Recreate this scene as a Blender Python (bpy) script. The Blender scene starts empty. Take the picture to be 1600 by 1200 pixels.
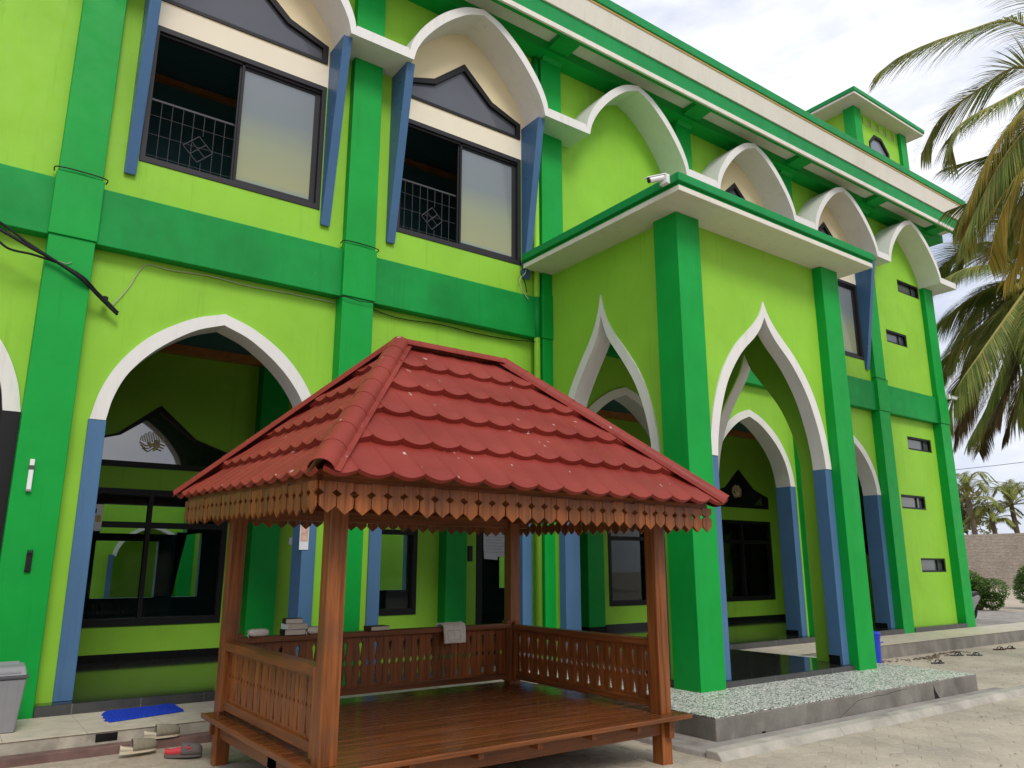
import bpy, bmesh, math, random
from math import sin, cos, pi, radians, sqrt, atan2
from mathutils import Vector, Matrix
from mathutils.geometry import tessellate_polygon
random.seed(7)
sc = bpy.context.scene
COL = sc.collection
R = random.uniform

# ------------------------------------------------------------------ materials
def new_mat(name):
    m = bpy.data.materials.new(name); m.use_nodes = True
    nt = m.node_tree
    for n in list(nt.nodes): nt.nodes.remove(n)
    out = nt.nodes.new('ShaderNodeOutputMaterial'); b = nt.nodes.new('ShaderNodeBsdfPrincipled')
    nt.links.new(b.outputs[0], out.inputs[0])
    return m, nt, b
def N(nt, t, **k):
    n = nt.nodes.new(t)
    for a, v in k.items():
        if a in n.inputs: n.inputs[a].default_value = v
        else: setattr(n, a, v)
    return n
def coords(nt, scale=(1,1,1), rot=(0,0,0)):
    tc = N(nt, 'ShaderNodeTexCoord'); mp = N(nt, 'ShaderNodeMapping')
    mp.inputs['Scale'].default_value = scale; mp.inputs['Rotation'].default_value = rot
    nt.links.new(tc.outputs['Object'], mp.inputs[0]); return mp.outputs[0]
def noise(nt, vec, scale, detail=4, rough=.55):
    n = N(nt, 'ShaderNodeTexNoise'); n.inputs['Scale'].default_value = scale
    n.inputs['Detail'].default_value = detail; n.inputs['Roughness'].default_value = rough
    nt.links.new(vec, n.inputs['Vector']); return n.outputs['Fac']
def ramp(nt, fac, stops):
    r = N(nt, 'ShaderNodeValToRGB'); e = r.color_ramp.elements
    while len(e) < len(stops): e.new(.5)
    for i, (p, c) in enumerate(stops):
        e[i].position = p; e[i].color = (*c, 1) if len(c) == 3 else c
    nt.links.new(fac, r.inputs[0]); return r.outputs[0]
def mixc(nt, fac, a, b, mode='MIX'):
    n = N(nt, 'ShaderNodeMix', data_type='RGBA', blend_type=mode)
    for s, v in ((0, fac), (6, a), (7, b)):
        if hasattr(v, 'links'): nt.links.new(v, n.inputs[s])
        elif s == 0: n.inputs[0].default_value = v
        else: n.inputs[s].default_value = (*v, 1)
    return n.outputs[2]
def bump(nt, b, h, st=.2, dist=.01):
    n = N(nt, 'ShaderNodeBump'); n.inputs['Strength'].default_value = st; n.inputs['Distance'].default_value = dist
    nt.links.new(h, n.inputs['Height']); nt.links.new(n.outputs[0], b.inputs['Normal'])
def mul(c, k): return tuple(min(1, x*k) for x in c)

def paint(name, col, rough=.55, var=.10, stain=None, bmp=.12):
    m, nt, b = new_mat(name); v = coords(nt)
    f = noise(nt, v, 1.3, 6, .6)
    c = ramp(nt, f, [(.3, mul(col, 1-var)), (.7, mul(col, 1+var*.6))])
    if stain:
        vs = coords(nt, (1.6, 1.6, .35)); fs = noise(nt, vs, 2.2, 7, .65)
        c = mixc(nt, ramp(nt, fs, [(.52, (0,0,0)), (.72, (.35,.35,.35))]), c, stain)
        vs2 = coords(nt, (1, 1, 1)); f2 = noise(nt, vs2, 9, 5, .7)
        c = mixc(nt, ramp(nt, f2, [(.69, (0,0,0)), (.74, (.3,.3,.3))]), c, mul(stain, 1.5))
    if stain:
        f3 = noise(nt, coords(nt, (4, 4, .22)), 2.6, 8, .7)
        c = mixc(nt, ramp(nt, f3, [(.56, (0,0,0)), (.74, (.42,.42,.42))]), c, mul(col, .62))
        f4 = noise(nt, coords(nt), 3.1, 9, .75)
        c = mixc(nt, ramp(nt, f4, [(.60, (0,0,0)), (.72, (.22,.22,.22))]), c, mul(col, .7))
    nt.links.new(c, b.inputs['Base Color'])
    b.inputs['Specular IOR Level'].default_value = .22
    r = noise(nt, v, 5, 3); rr = ramp(nt, r, [(.3, (rough-.08,)*3), (.7, (rough+.08,)*3)])
    nt.links.new(rr, b.inputs['Roughness'])
    bump(nt, b, noise(nt, coords(nt), 34, 5, .7), bmp, .006)
    return m
def plain(name, col, rough=.5, metal=0, bmp=0, var=.06, sc_=6):
    m, nt, b = new_mat(name); v = coords(nt)
    nt.links.new(ramp(nt, noise(nt, v, sc_, 4), [(.3, mul(col, 1-var)), (.7, mul(col, 1+var))]), b.inputs['Base Color'])
    b.inputs['Roughness'].default_value = rough; b.inputs['Metallic'].default_value = metal; b.inputs['Specular IOR Level'].default_value = .3
    if bmp: bump(nt, b, noise(nt, v, 40, 4), bmp, .004)
    return m
def wood(name, axis, col=(.26,.075,.024), rough=.36):
    s = {'x': (1.0, 24, 24), 'y': (24, 1.0, 24), 'z': (24, 24, 1.0)}[axis]
    m, nt, b = new_mat(name); v = coords(nt, s)
    f = noise(nt, v, 1.6, 7, .62)
    c = ramp(nt, f, [(.28, mul(col, .42)), (.5, col), (.72, mul(col, 1.55))])
    g = N(nt, 'ShaderNodeNewGeometry')
    c = mixc(nt, 1.0, c, ramp(nt, g.outputs['Random Per Island'], [(0, (.72,.72,.72)), (1, (1.12,1.08,1.05))]), 'MULTIPLY')
    big = noise(nt, coords(nt), 2.3, 5, .6)
    c = mixc(nt, ramp(nt, big, [(.55, (0,0,0)), (.75, (.55,.55,.55))]), c, (.09,.045,.028))
    nt.links.new(c, b.inputs['Base Color'])
    nt.links.new(ramp(nt, f, [(.3, (rough-.08,)*3), (.7, (rough+.16,)*3)]), b.inputs['Roughness'])
    b.inputs['Specular IOR Level'].default_value = .5
    bump(nt, b, f, .25, .003)
    return m
M = {}
M['lime'] = paint('lime_paint', (.27,.56,.043), .6, .09, stain=(.30,.57,.075))
M['green'] = paint('green_paint', (.003,.33,.042), .5, .12, stain=(.012,.35,.08))
M['band'] = paint('green_band_paint', (.004,.275,.045), .55, .22, stain=(.01,.30,.08))
M['fascia_green'] = paint('fascia_green_paint', (.006,.27,.06), .5, .15, stain=(.02,.28,.10))
M['cream'] = paint('cream_white_paint', (.74,.70,.60), .6, .05, stain=(.58,.52,.40))
M['white'] = paint('white_paint', (.76,.74,.70), .55, .04, stain=(.62,.58,.5))
M['yellow'] = paint('pale_yellow_paint', (.78,.66,.42), .6, .04)
M['band_cream'] = paint('cream_band_paint', (.80,.72,.56), .6, .03)
M['blue'] = paint('blue_paint', (.075,.165,.30), .5, .08, stain=(.10,.21,.34))
M['fin'] = paint('fin_blue_paint', (.055,.13,.25), .35, .08, stain=(.09,.18,.3))
M['teal'] = paint('teal_ceiling_paint', (.06,.17,.19), .6, .05)
M['black'] = plain('black_aluminium', (.009,.008,.009), .5)
M['frame'] = plain('dark_grey_aluminium', (.022,.020,.023), .5)
M['gold'] = plain('gold_strip', (.62,.42,.14), .45)
M['cornice'] = plain('brown_cornice_wood', (.45,.18,.05), .4, var=.2)
M['steelgrey'] = plain('grey_plastic', (.25,.25,.26), .45, var=.04)
M['darkgrey'] = plain('dark_grey_plastic', (.08,.08,.085), .45)
M['whiteplastic'] = plain('white_plastic', (.78,.78,.76), .35, var=.02)
M['blackplastic'] = plain('black_plastic', (.012,.012,.013), .4)
M['blueplastic'] = plain('blue_plastic', (.02,.05,.50), .35)
M['brownsteel'] = plain('rusty_steel', (.17,.10,.085), .6, 0, .3, .25)
M['grille'] = plain('dark_steel_bar', (.06,.06,.062), .5)
M['paleg'] = plain('pale_gold_lettering', (.78,.66,.36), .6)
M['paper'] = plain('paper', (.72,.72,.76), .8, var=.03)
M['cloth'] = plain('cream_cloth', (.78,.73,.62), .9, bmp=.6, var=.1, sc_=30)
M['brownbook'] = plain('brown_book_cover', (.07,.03,.02), .5)
M['blackbook'] = plain('black_book_cover', (.012,.014,.013), .4)
M['pages'] = plain('book_pages', (.68,.62,.50), .85)
M['khaki'] = plain('khaki_canvas', (.24,.21,.15), .85, bmp=.4, var=.12, sc_=40)
M['sole'] = plain('cream_rubber', (.60,.52,.38), .7)
M['foam'] = plain('grey_foam_rubber', (.13,.11,.10), .7, bmp=.2)
M['redfoam'] = plain('red_foam_rubber', (.62,.05,.06), .6)
M['cable'] = plain('black_cable', (.008,.008,.010), .35)
M['wire'] = plain('pale_wire', (.45,.42,.33), .6)
M['mat'] = plain('blue_bath_mat', (.008,.04,.40), .95, bmp=1.0, var=.25, sc_=60)
M['trunk'] = plain('palm_trunk_bark', (.16,.12,.085), .9, bmp=.5, var=.35, sc_=9)
M['stalk'] = plain('frond_stalk', (.30,.26,.07), .6, var=.15)
M['coconut'] = plain('coconut_husk', (.30,.26,.06), .5, var=.3)
M['rubber'] = plain('tyre_rubber', (.01,.01,.01), .8)
M['vent'] = plain('concrete_vent', (.32,.40,.17), .9, bmp=.4)
M['poster'] = plain('pink_poster_print', (.60,.38,.30), .5, var=.3, sc_=18)
M['concrete_pole'] = plain('concrete_pole', (.45,.42,.36), .85, bmp=.2)

# glass
def glass(name, base, rough, spec=.5, var=.1):
    m, nt, b = new_mat(name)
    nt.links.new(ramp(nt, noise(nt, coords(nt), .9, 3), [(.3, mul(base, 1-var)), (.7, mul(base, 1+var))]), b.inputs['Base Color'])
    b.inputs['Roughness'].default_value = rough; b.inputs['Specular IOR Level'].default_value = spec
    bump(nt, b, noise(nt, coords(nt), 1.6, 2), .04, .01)
    return m
def clear_glass(name, tint, ior, rough=.02):
    m, nt, b = new_mat(name); nt.nodes.remove(b); out = [n for n in nt.nodes if n.type == 'OUTPUT_MATERIAL'][0]
    t = N(nt, 'ShaderNodeBsdfTransparent'); t.inputs[0].default_value = (*tint, 1)
    g = N(nt, 'ShaderNodeBsdfGlossy'); g.inputs['Roughness'].default_value = rough
    f = N(nt, 'ShaderNodeFresnel'); f.inputs['IOR'].default_value = ior
    bp = N(nt, 'ShaderNodeBump'); bp.inputs['Strength'].default_value = .05; bp.inputs['Distance'].default_value = .01
    nt.links.new(noise(nt, coords(nt), 1.5, 2), bp.inputs['Height']); nt.links.new(bp.outputs[0], g.inputs['Normal'])
    ms = N(nt, 'ShaderNodeMixShader'); nt.links.new(f.outputs[0], ms.inputs[0]); nt.links.new(t.outputs[0], ms.inputs[1]); nt.links.new(g.outputs[0], ms.inputs[2]); nt.links.new(ms.outputs[0], out.inputs[0])
    return m
M['glass_dark'] = clear_glass('tinted_window_glass', (.80,.85,.83), 1.28)
M['glass_fan'] = glass('fanlight_glass', (.015,.016,.018), .03, 1.0); [setattr(n.inputs['IOR'],'default_value',1.95) for n in M['glass_fan'].node_tree.nodes if n.type=='BSDF_PRINCIPLED']
M['glass_sash'] = glass('painted_reflection_glass', (.20,.24,.25), .14, .45, .15)
def paint_reflection(m):  # reflection painted into the pane colour: beige-green below, grey-blue above
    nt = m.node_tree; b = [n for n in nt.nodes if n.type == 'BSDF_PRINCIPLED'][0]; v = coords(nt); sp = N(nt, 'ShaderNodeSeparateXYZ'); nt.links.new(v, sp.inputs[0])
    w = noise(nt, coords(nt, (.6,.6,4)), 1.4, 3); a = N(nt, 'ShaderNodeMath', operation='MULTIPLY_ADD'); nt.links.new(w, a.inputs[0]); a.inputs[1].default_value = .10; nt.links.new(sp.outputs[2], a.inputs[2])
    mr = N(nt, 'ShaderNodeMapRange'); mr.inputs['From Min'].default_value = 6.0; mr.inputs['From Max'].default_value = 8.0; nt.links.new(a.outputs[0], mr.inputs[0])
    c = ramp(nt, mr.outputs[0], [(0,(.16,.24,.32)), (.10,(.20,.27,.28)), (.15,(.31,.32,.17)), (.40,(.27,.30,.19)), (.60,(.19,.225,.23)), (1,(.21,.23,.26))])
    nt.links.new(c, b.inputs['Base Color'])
paint_reflection(M['glass_sash'])
M['glass_small'] = glass('small_window_glass', (.07,.08,.08), .10, .9, .15)
M['glass_up'] = glass('upper_fanlight_glass', (.10,.105,.125), .06, .4)

def tiles(name, col, grout, sx, sy, rough, bmpv=0, spec=.5, offx=0., offy=0.):
    m, nt, b = new_mat(name); v = coords(nt)
    sp = N(nt, 'ShaderNodeSeparateXYZ'); nt.links.new(v, sp.inputs[0])
    def line(o, s, off):
        a = N(nt, 'ShaderNodeMath', operation='MULTIPLY_ADD'); nt.links.new(o, a.inputs[0]); a.inputs[1].default_value = 1/s; a.inputs[2].default_value = off
        f = N(nt, 'ShaderNodeMath', operation='FRACT'); nt.links.new(a.outputs[0], f.inputs[0])
        c = N(nt, 'ShaderNodeMath', operation='LESS_THAN'); nt.links.new(f.outputs[0], c.inputs[0]); c.inputs[1].default_value = .006/s
        return c.outputs[0]
    mx = N(nt, 'ShaderNodeMath', operation='MAXIMUM'); nt.links.new(line(sp.outputs[0], sx, offx), mx.inputs[0]); nt.links.new(line(sp.outputs[1], sy, offy), mx.inputs[1])
    f = noise(nt, v, 7, 5); c = ramp(nt, f, [(.3, mul(col, .85)), (.7, mul(col, 1.12))])
    nt.links.new(mixc(nt, mx.outputs[0], c, grout), b.inputs['Base Color'])
    b.inputs['Roughness'].default_value = rough; b.inputs['Specular IOR Level'].default_value = spec
    if bmpv: bump(nt, b, noise(nt, v, 60, 3), bmpv, .006)
    return m
M['floor'] = tiles('black_polished_floor_tile', (.022,.024,.022), (.06,.06,.055), .6, .6, .09, spec=.7)
M['step'] = tiles('dark_grey_step_tile', (.06,.06,.058), (.18,.18,.17), .6, .6, .35)
M['terrace'] = tiles('rough_cream_tile', (.56,.49,.38), (.34,.30,.24), .6, .6, .6, .8)
M['skirt'] = plain('black_skirting_tile', (.008,.008,.009), .25)

def concrete(name, col, rough=.85, streak=True):
    m, nt, b = new_mat(name); v = coords(nt)
    f = noise(nt, v, 2.2, 8, .65)
    c = ramp(nt, f, [(.25, mul(col, .5)), (.5, col), (.75, mul(col, 1.35))])
    if streak:
        s = noise(nt, coords(nt, (2.2, 2.2, 1.2)), 2.0, 7, .65)
        c = mixc(nt, ramp(nt, s, [(.5, (0,0,0)), (.66, (.5,.5,.5))]), c, mul(col, 1.6))
        d = noise(nt, v, .9, 6, .7); c = mixc(nt, ramp(nt, d, [(.55, (0,0,0)), (.7, (.7,.7,.7))]), c, (.20,.135,.10))
    nt.links.new(c, b.inputs['Base Color']); b.inputs['Roughness'].default_value = rough
    bump(nt, b, noise(nt, v, 22, 8, .7), .5, .012)
    return m
M['concrete'] = concrete('weathered_concrete', (.19,.178,.150))
M['render'] = concrete('stained_render', (.42,.38,.30))
M['kerb'] = concrete('pale_kerb_concrete', (.40,.37,.31), streak=False)

def mosaic():
    m, nt, b = new_mat('pebble_mosaic'); v = coords(nt, (1, 1.25, 1))
    vo = N(nt, 'ShaderNodeTexVoronoi', feature='DISTANCE_TO_EDGE'); vo.inputs['Scale'].default_value = 20; nt.links.new(v, vo.inputs['Vector'])
    vc = N(nt, 'ShaderNodeTexVoronoi'); vc.inputs['Scale'].default_value = 20; nt.links.new(v, vc.inputs['Vector'])
    sp = N(nt, 'ShaderNodeSeparateColor'); nt.links.new(vc.outputs['Color'], sp.inputs[0])
    c = ramp(nt, sp.outputs[0], [(0, (.36,.40,.33)), (.25, (.68,.68,.60)), (.7, (.82,.80,.72)), (1, (.56,.62,.54))])
    c = mixc(nt, ramp(nt, vo.outputs['Distance'], [(.035, (1,1,1)), (.085, (0,0,0))]), c, (.055,.06,.05))
    nt.links.new(c, b.inputs['Base Color']); b.inputs['Roughness'].default_value = .4
    bump(nt, b, vo.outputs['Distance'], .6, .02)
    return m
M['mosaic'] = mosaic()

def ground_mat():
    m, nt, b = new_mat('sandy_ground'); v = coords(nt)
    f = noise(nt, v, .5, 9, .65); g = noise(nt, v, 14, 6, .7)
    c = ramp(nt, f, [(.3, (.34,.28,.20)), (.55, (.46,.385,.285)), (.75, (.54,.46,.35))])
    c = mixc(nt, .35, c, ramp(nt, g, [(.3, (.18,.14,.10)), (.7, (.58,.5,.4))]))
    nt.links.new(c, b.inputs['Base Color']); b.inputs['Roughness'].default_value = .95
    bump(nt, b, g, .6, .02); return m
M['sand'] = ground_mat()
def paver_mat():
    m, nt, b = new_mat('worn_hexagonal_paver'); v = coords(nt)
    g = N(nt, 'ShaderNodeNewGeometry')
    c = ramp(nt, g.outputs['Random Per Island'], [(0, (.33,.275,.205)), (.5, (.40,.34,.255)), (.8, (.46,.395,.30)), (1, (.30,.27,.215))])
    f = noise(nt, v, .75, 8, .65)
    c = mixc(nt, ramp(nt, f, [(.40, (.15,.15,.15)), (.58, (.96,.96,.96))]), c, (.58,.495,.37))
    h = noise(nt, v, 30, 6, .7)
    c = mixc(nt, .3, c, ramp(nt, h, [(.3, (.15,.13,.10)), (.7, (.55,.5,.42))]))
    nt.links.new(c, b.inputs['Base Color']); b.inputs['Roughness'].default_value = .9
    bump(nt, b, h, .4, .008); return m
M['paver'] = paver_mat()
M['path'] = concrete('grey_path_concrete', (.30,.27,.24), streak=False)
def block_mat():
    m, nt, b = new_mat('rough_block_wall'); tc = N(nt, 'ShaderNodeTexCoord')
    sp = N(nt, 'ShaderNodeSeparateXYZ'); nt.links.new(tc.outputs['Object'], sp.inputs[0])
    cb = N(nt, 'ShaderNodeCombineXYZ'); nt.links.new(sp.outputs[1], cb.inputs[0]); nt.links.new(sp.outputs[2], cb.inputs[1])
    br = N(nt, 'ShaderNodeTexBrick'); nt.links.new(cb.outputs[0], br.inputs['Vector'])
    br.inputs['Color1'].default_value = (.38,.32,.25,1); br.inputs['Color2'].default_value = (.46,.40,.32,1); br.inputs['Mortar'].default_value = (.25,.19,.14,1)
    br.inputs['Scale'].default_value = 1.; br.inputs['Brick Width'].default_value = .8; br.inputs['Row Height'].default_value = .23; br.inputs['Mortar Size'].default_value = .02
    d = noise(nt, coords(nt), .6, 7, .7)
    c = mixc(nt, ramp(nt, d, [(.38, (0,0,0)), (.62, (.85,.85,.85))]), br.outputs['Color'], (.27,.22,.18))
    d2 = noise(nt, coords(nt, (2,2,5)), 2.2, 7, .75); c = mixc(nt, ramp(nt, d2, [(.42, (0,0,0)), (.62, (.7,.7,.7))]), c, (.50,.43,.35)); bump(nt, b, d2, .8, .08)
    nt.links.new(c, b.inputs['Base Color']); b.inputs['Roughness'].default_value = .95; return m
M['block'] = block_mat()
def roof_mat():
    m, nt, b = new_mat('red_metal_tile'); v = coords(nt)
    f = noise(nt, v, 1.8, 6, .6); c = ramp(nt, f, [(.3, (.21,.025,.017)), (.7, (.285,.043,.028))])
    s = noise(nt, coords(nt, (16, 9, 5)), 1.15, 3, .5)
    c = mixc(nt, ramp(nt, s, [(.715, (0,0,0)), (.74, (.75,.75,.75))]), c, (.62,.52,.45))
    b.inputs['Specular IOR Level'].default_value = .25
    d = noise(nt, v, 55, 3, .7); c = mixc(nt, ramp(nt, d, [(.6, (0,0,0)), (.8, (.25,.25,.25))]), c, (.20,.04,.035))
    nt.links.new(c, b.inputs['Base Color']); nt.links.new(ramp(nt, f, [(.3, (.42,)*3), (.7, (.58,)*3)]), b.inputs['Roughness'])
    bump(nt, b, noise(nt, v, 90, 3), .12, .002); return m
M['roof'] = roof_mat()
M['wood_x'] = wood('varnished_wood_along', 'x', (.22,.066,.014)); M['wood_y'] = wood('varnished_wood_across', 'y', (.22,.066,.014)); M['wood_z'] = wood('varnished_wood_upright', 'z', (.255,.076,.015))
M['wood_deck'] = wood('varnished_deck_wood', 'x', (.17,.054,.016), .20)
def leaf_mat(name, stops, trans=.25):
    m, nt, b = new_mat(name); g = N(nt, 'ShaderNodeNewGeometry')
    c = ramp(nt, g.outputs['Random Per Island'], stops)
    f = noise(nt, coords(nt), 1.1, 3); c = mixc(nt, 1., c, ramp(nt, f, [(.3, (.65,.65,.65)), (.7, (1.3,1.3,1.3))]), 'MULTIPLY')
    nt.links.new(c, b.inputs['Base Color']); b.inputs['Roughness'].default_value = .6; b.inputs['Specular IOR Level'].default_value = .25
    out = [n for n in nt.nodes if n.type == 'OUTPUT_MATERIAL'][0]
    t = N(nt, 'ShaderNodeBsdfTranslucent'); nt.links.new(c, t.inputs[0])
    ms = N(nt, 'ShaderNodeMixShader'); ms.inputs[0].default_value = trans
    nt.links.new(b.outputs[0], ms.inputs[1]); nt.links.new(t.outputs[0], ms.inputs[2]); nt.links.new(ms.outputs[0], out.inputs[0])
    return m
M['frond'] = leaf_mat('green_palm_leaflet', [(0, (.10,.155,.03)), (.6, (.21,.255,.055)), (.9, (.38,.34,.09)), (1, (.46,.36,.11))])
M['frond_yellow'] = leaf_mat('yellowing_palm_leaflet', [(0, (.17,.19,.04)), (.5, (.36,.29,.05)), (1, (.52,.33,.06))])
M['frond_dry'] = leaf_mat('dry_palm_leaflet', [(0, (.06,.045,.025)), (.5, (.13,.09,.04)), (1, (.24,.15,.05))])
M['bush'] = leaf_mat('dark_bush_leaf', [(0, (.02,.06,.006)), (.6, (.06,.15,.012)), (1, (.20,.30,.03))])
M['tree'] = leaf_mat('olive_tree_leaf', [(0, (.07,.08,.03)), (.6, (.12,.13,.05)), (1, (.20,.19,.08))])

# ------------------------------------------------------------------ mesh builder
class MB:
    def __init__(s): s.v = []; s.f = []
    def add(s, vs, fs):
        o = len(s.v); s.v += [tuple(p) for p in vs]; s.f += [tuple(i+o for i in f) for f in fs]; return s
    def box(s, x0, y0, z0, x1, y1, z1):
        return s.add([(x0,y0,z0),(x1,y0,z0),(x1,y1,z0),(x0,y1,z0),(x0,y0,z1),(x1,y0,z1),(x1,y1,z1),(x0,y1,z1)],
              [(0,3,2,1),(4,5,6,7),(0,1,5,4),(1,2,6,5),(2,3,7,6),(3,0,4,7)])
    def hexa(s, b, t):   # 4 bottom pts, 4 top pts (counter-clockwise from above)
        return s.add(list(b)+list(t), [(0,3,2,1),(4,5,6,7),(0,1,5,4),(1,2,6,5),(2,3,7,6),(3,0,4,7)])
    def prism(s, outer, a, b, axis='y', holes=()):
        """polygon in (x,z) extruded along y (axis 'y'), in (y,z) along x (axis 'x'), in (x,y) along z ('z')"""
        def P(p, d):
            return (p[0], d, p[1]) if axis == 'y' else ((d, p[0], p[1]) if axis == 'x' else (p[0], p[1], d))
        loops = [list(outer)]+[list(h) for h in holes]
        flat = [p for l in loops for p in l]
        tris = tessellate_polygon([[Vector((p[0], p[1], 0)) for p in l] for l in loops])
        n = len(flat); vs = [P(p, a) for p in flat]+[P(p, b) for p in flat]; fs = []
        if not holes and len(outer) <= 4: fs += [tuple(range(n)), tuple(n+i for i in reversed(range(n)))]
        else:
            for t in tris: fs += [tuple(t), tuple(n+i for i in reversed(t))]
        o = 0
        for l in loops:
            k = len(l)
            for i in range(k): j = (i+1) % k; fs.append((o+i, o+j, n+o+j, n+o+i))
            o += k
        return s.add(vs, fs)
    def tube(s, pts, r, seg=8, caps=True):
        pts = [Vector(p) for p in pts]; rs = r if isinstance(r, (list, tuple)) else [r]*len(pts)
        vs = []; fs = []; up = None
        for i, p in enumerate(pts):
            d = (pts[min(i+1, len(pts)-1)]-pts[max(i-1, 0)]).normalized()
            if up is None:
                a = Vector((0,0,1)) if abs(d.z) < .9 else Vector((1,0,0))
                u = d.cross(a).normalized()
            else: u = (up - d*up.dot(d)).normalized()
            up = u; w = d.cross(u)
            for k in range(seg):
                t = 2*pi*k/seg; vs.append(p+(u*cos(t)+w*sin(t))*rs[i])
        for i in range(len(pts)-1):
            for k in range(seg):
                a = i*seg+k; b = i*seg+(k+1) % seg; fs.append((a, b, b+seg, a+seg))
        if caps: fs += [tuple(reversed(range(seg))), tuple((len(pts)-1)*seg+k for k in range(seg))]
        return s.add(vs, fs)
    def lathe(s, prof, c, seg=24, sx=1, sy=1):   # prof [(r,z)]
        vs = []; fs = []
        for r, z in prof:
            for k in range(seg):
                t = 2*pi*k/seg; vs.append((c[0]+r*cos(t)*sx, c[1]+r*sin(t)*sy, c[2]+z))
        for i in range(len(prof)-1):
            for k in range(seg):
                a = i*seg+k; b = i*seg+(k+1) % seg; fs.append((a, b, b+seg, a+seg))
        fs += [tuple(reversed(range(seg))), tuple((len(prof)-1)*seg+k for k in range(seg))]
        return s.add(vs, fs)
    def build(s, name, mat, parent=None, bevel=0, smooth=False, fix=True):
        me = bpy.data.meshes.new(name); me.from_pydata([tuple(p) for p in s.v], [], s.f); me.update()
        if fix:
            bm = bmesh.new(); bm.from_mesh(me); bmesh.ops.recalc_face_normals(bm, faces=bm.faces); bm.to_mesh(me); bm.free()
        if smooth:
            for p in me.polygons: p.use_smooth = True
        me.materials.append(M[mat] if isinstance(mat, str) else mat)
        o = bpy.data.objects.new(name, me); COL.objects.link(o)
        if parent: o.parent = parent; o.matrix_parent_inverse = Matrix.Translation(parent.location).inverted() if not getattr(parent, 'rot_', None) else parent.matrix_world.inverted()
        if bevel:
            b = o.modifiers.new('bevel', 'BEVEL'); b.width = bevel; b.segments = 2; b.limit_method = 'ANGLE'; b.angle_limit = radians(40)
        return o
def tag(o, label=None, cat=None, group=None, kind=None):
    if label: o['label'] = label
    if cat: o['category'] = cat
    if group: o['group'] = group
    if kind: o['kind'] = kind
    return o
def empty(name, loc, label, cat, group=None):
    o = bpy.data.objects.new(name, None); COL.objects.link(o); o.location = loc; o.empty_display_size = .2
    return tag(o, label, cat, group)
def spline(pts, n=6):
    """Catmull-Rom through 2-D/3-D points"""
    P = [Vector(p) for p in pts]; P = [P[0]*2-P[1]]+P+[P[-1]*2-P[-2]]; out = []
    for i in range(1, len(P)-2):
        for k in range(n):
            t = k/n; a, b, c, d = P[i-1], P[i], P[i+1], P[i+2]
            out.append(.5*((2*b)+(c-a)*t+(2*a-5*b+4*c-d)*t*t+(3*b-a-3*c+d)*t*t*t))
    out.append(P[-2]); return out
def arc_pts(half, c=0, n=6):
    """mirror a half profile [(d,z)...] starting at apex -> full curve left spring .. apex .. right spring"""
    h = [(p[0], p[1]) for p in spline(half, n)]
    return [(c-d, z) for d, z in reversed(h)]+[(c+d, z) for d, z in h[1:]]

# ------------------------------------------------------------------ dimensions
WU, WL = 8.87, 8.95          # upper / lower wall planes
CF = 8.75                    # column front
BACK = 12.1                  # inner wall
CX = [-2.55, .68, 3.905, 7.13, 10.34, 13.53, 16.53, 19.27]; CW = .215
BAY = [(CX[i]+CX[i+1])/2 for i in range(7)]; BAY[0] = -.80
FL = .33; PL = .235
OUT_A = [(0,4.46),(.36,4.33),(.75,4.07),(1.03,3.74),(1.19,3.40),(1.26,3.08)]
IN_A = [(0,4.325),(.33,4.19),(.69,3.92),(.94,3.62),(1.06,3.34),(1.11,3.08)]
OUT_S = [(0,9.715),(.34,9.59),(.70,9.32),(1.0,8.97),(1.17,8.66),(1.235,8.37)]
IN_S = [(0,9.615),(.30,9.48),(.64,9.20),(.93,8.86),(1.09,8.58),(1.15,8.37)]

mosque = empty('mosque_building', (9, 10, 0), 'two-storey bright green mosque with white pointed arches, columned porch and small roof tower', 'mosque')

# columns
for i, x in enumerate(CX):
    m = MB(); m.box(x-CW, CF, PL-.02, x+CW, 9.2, 4.93); m.box(x-CW-.012, CF-.02, 4.93, x+CW+.012, 9.2, 5.63)
    m.box(x-CW+.005, CF, 5.63, x+CW-.005, 9.2, 9.80)
    m.build('column', 'green', mosque, .008)
# band segments
for i in range(7):
    MB().box(CX[i]+CW+.002, WU-.07, 4.93, CX[i+1]-CW-.002, 9.1, 5.575).build('floor_band', 'band', mosque, .01)
# lower wall with arch openings
for i in range(7):
    c = BAY[i]; x0, x1 = CX[i]+CW-.03, CX[i+1]-CW+.03
    outer = [(x0, FL-.1), (x1, FL-.1), (x1, 4.95), (x0, 4.95)]
    if i < 6:
        if i: c += .035
        arch = arc_pts(OUT_A, c)
        poly = [(x0, FL-.1), (c-1.26, FL-.1)]+[(c-1.26, 3.08)]+arch[1:-1]+[(c+1.26, 3.08), (c+1.26, FL-.1), (x1, FL-.1), (x1, 4.95), (x0, 4.95)]
        MB().prism(poly, WL, 9.25).build('lower_wall', 'lime', mosque)
        ring = arch + list(reversed(arc_pts(IN_A, c)))
        MB().prism(ring, WL-.025, 9.255).build('arch_trim', 'white', mosque)
        for s in (-1, 1):
            a, b = sorted((c+s*1.10, c+s*1.27))
            MB().box(a, WL-.02, FL, b, 9.262, 3.08).build('arch_jamb', 'blue' if i else 'black', mosque, .006)
            MB().box(a-.004, WL+.06, FL, b+.004, 9.266, FL+.1).build('jamb_skirting', 'skirt', mosque)
    else:
        hs = [[(17.765,4.21),(18.86,4.21),(18.86,4.52),(17.765,4.52)], [(17.19,2.84),(18.25,2.84),(18.25,3.15),(17.19,3.15)], [(17.73,1.455),(18.84,1.455),(18.84,1.76),(17.73,1.76)]]
        MB().prism(outer, WL, 9.2, holes=hs).build('lower_wall', 'lime', mosque)
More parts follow.
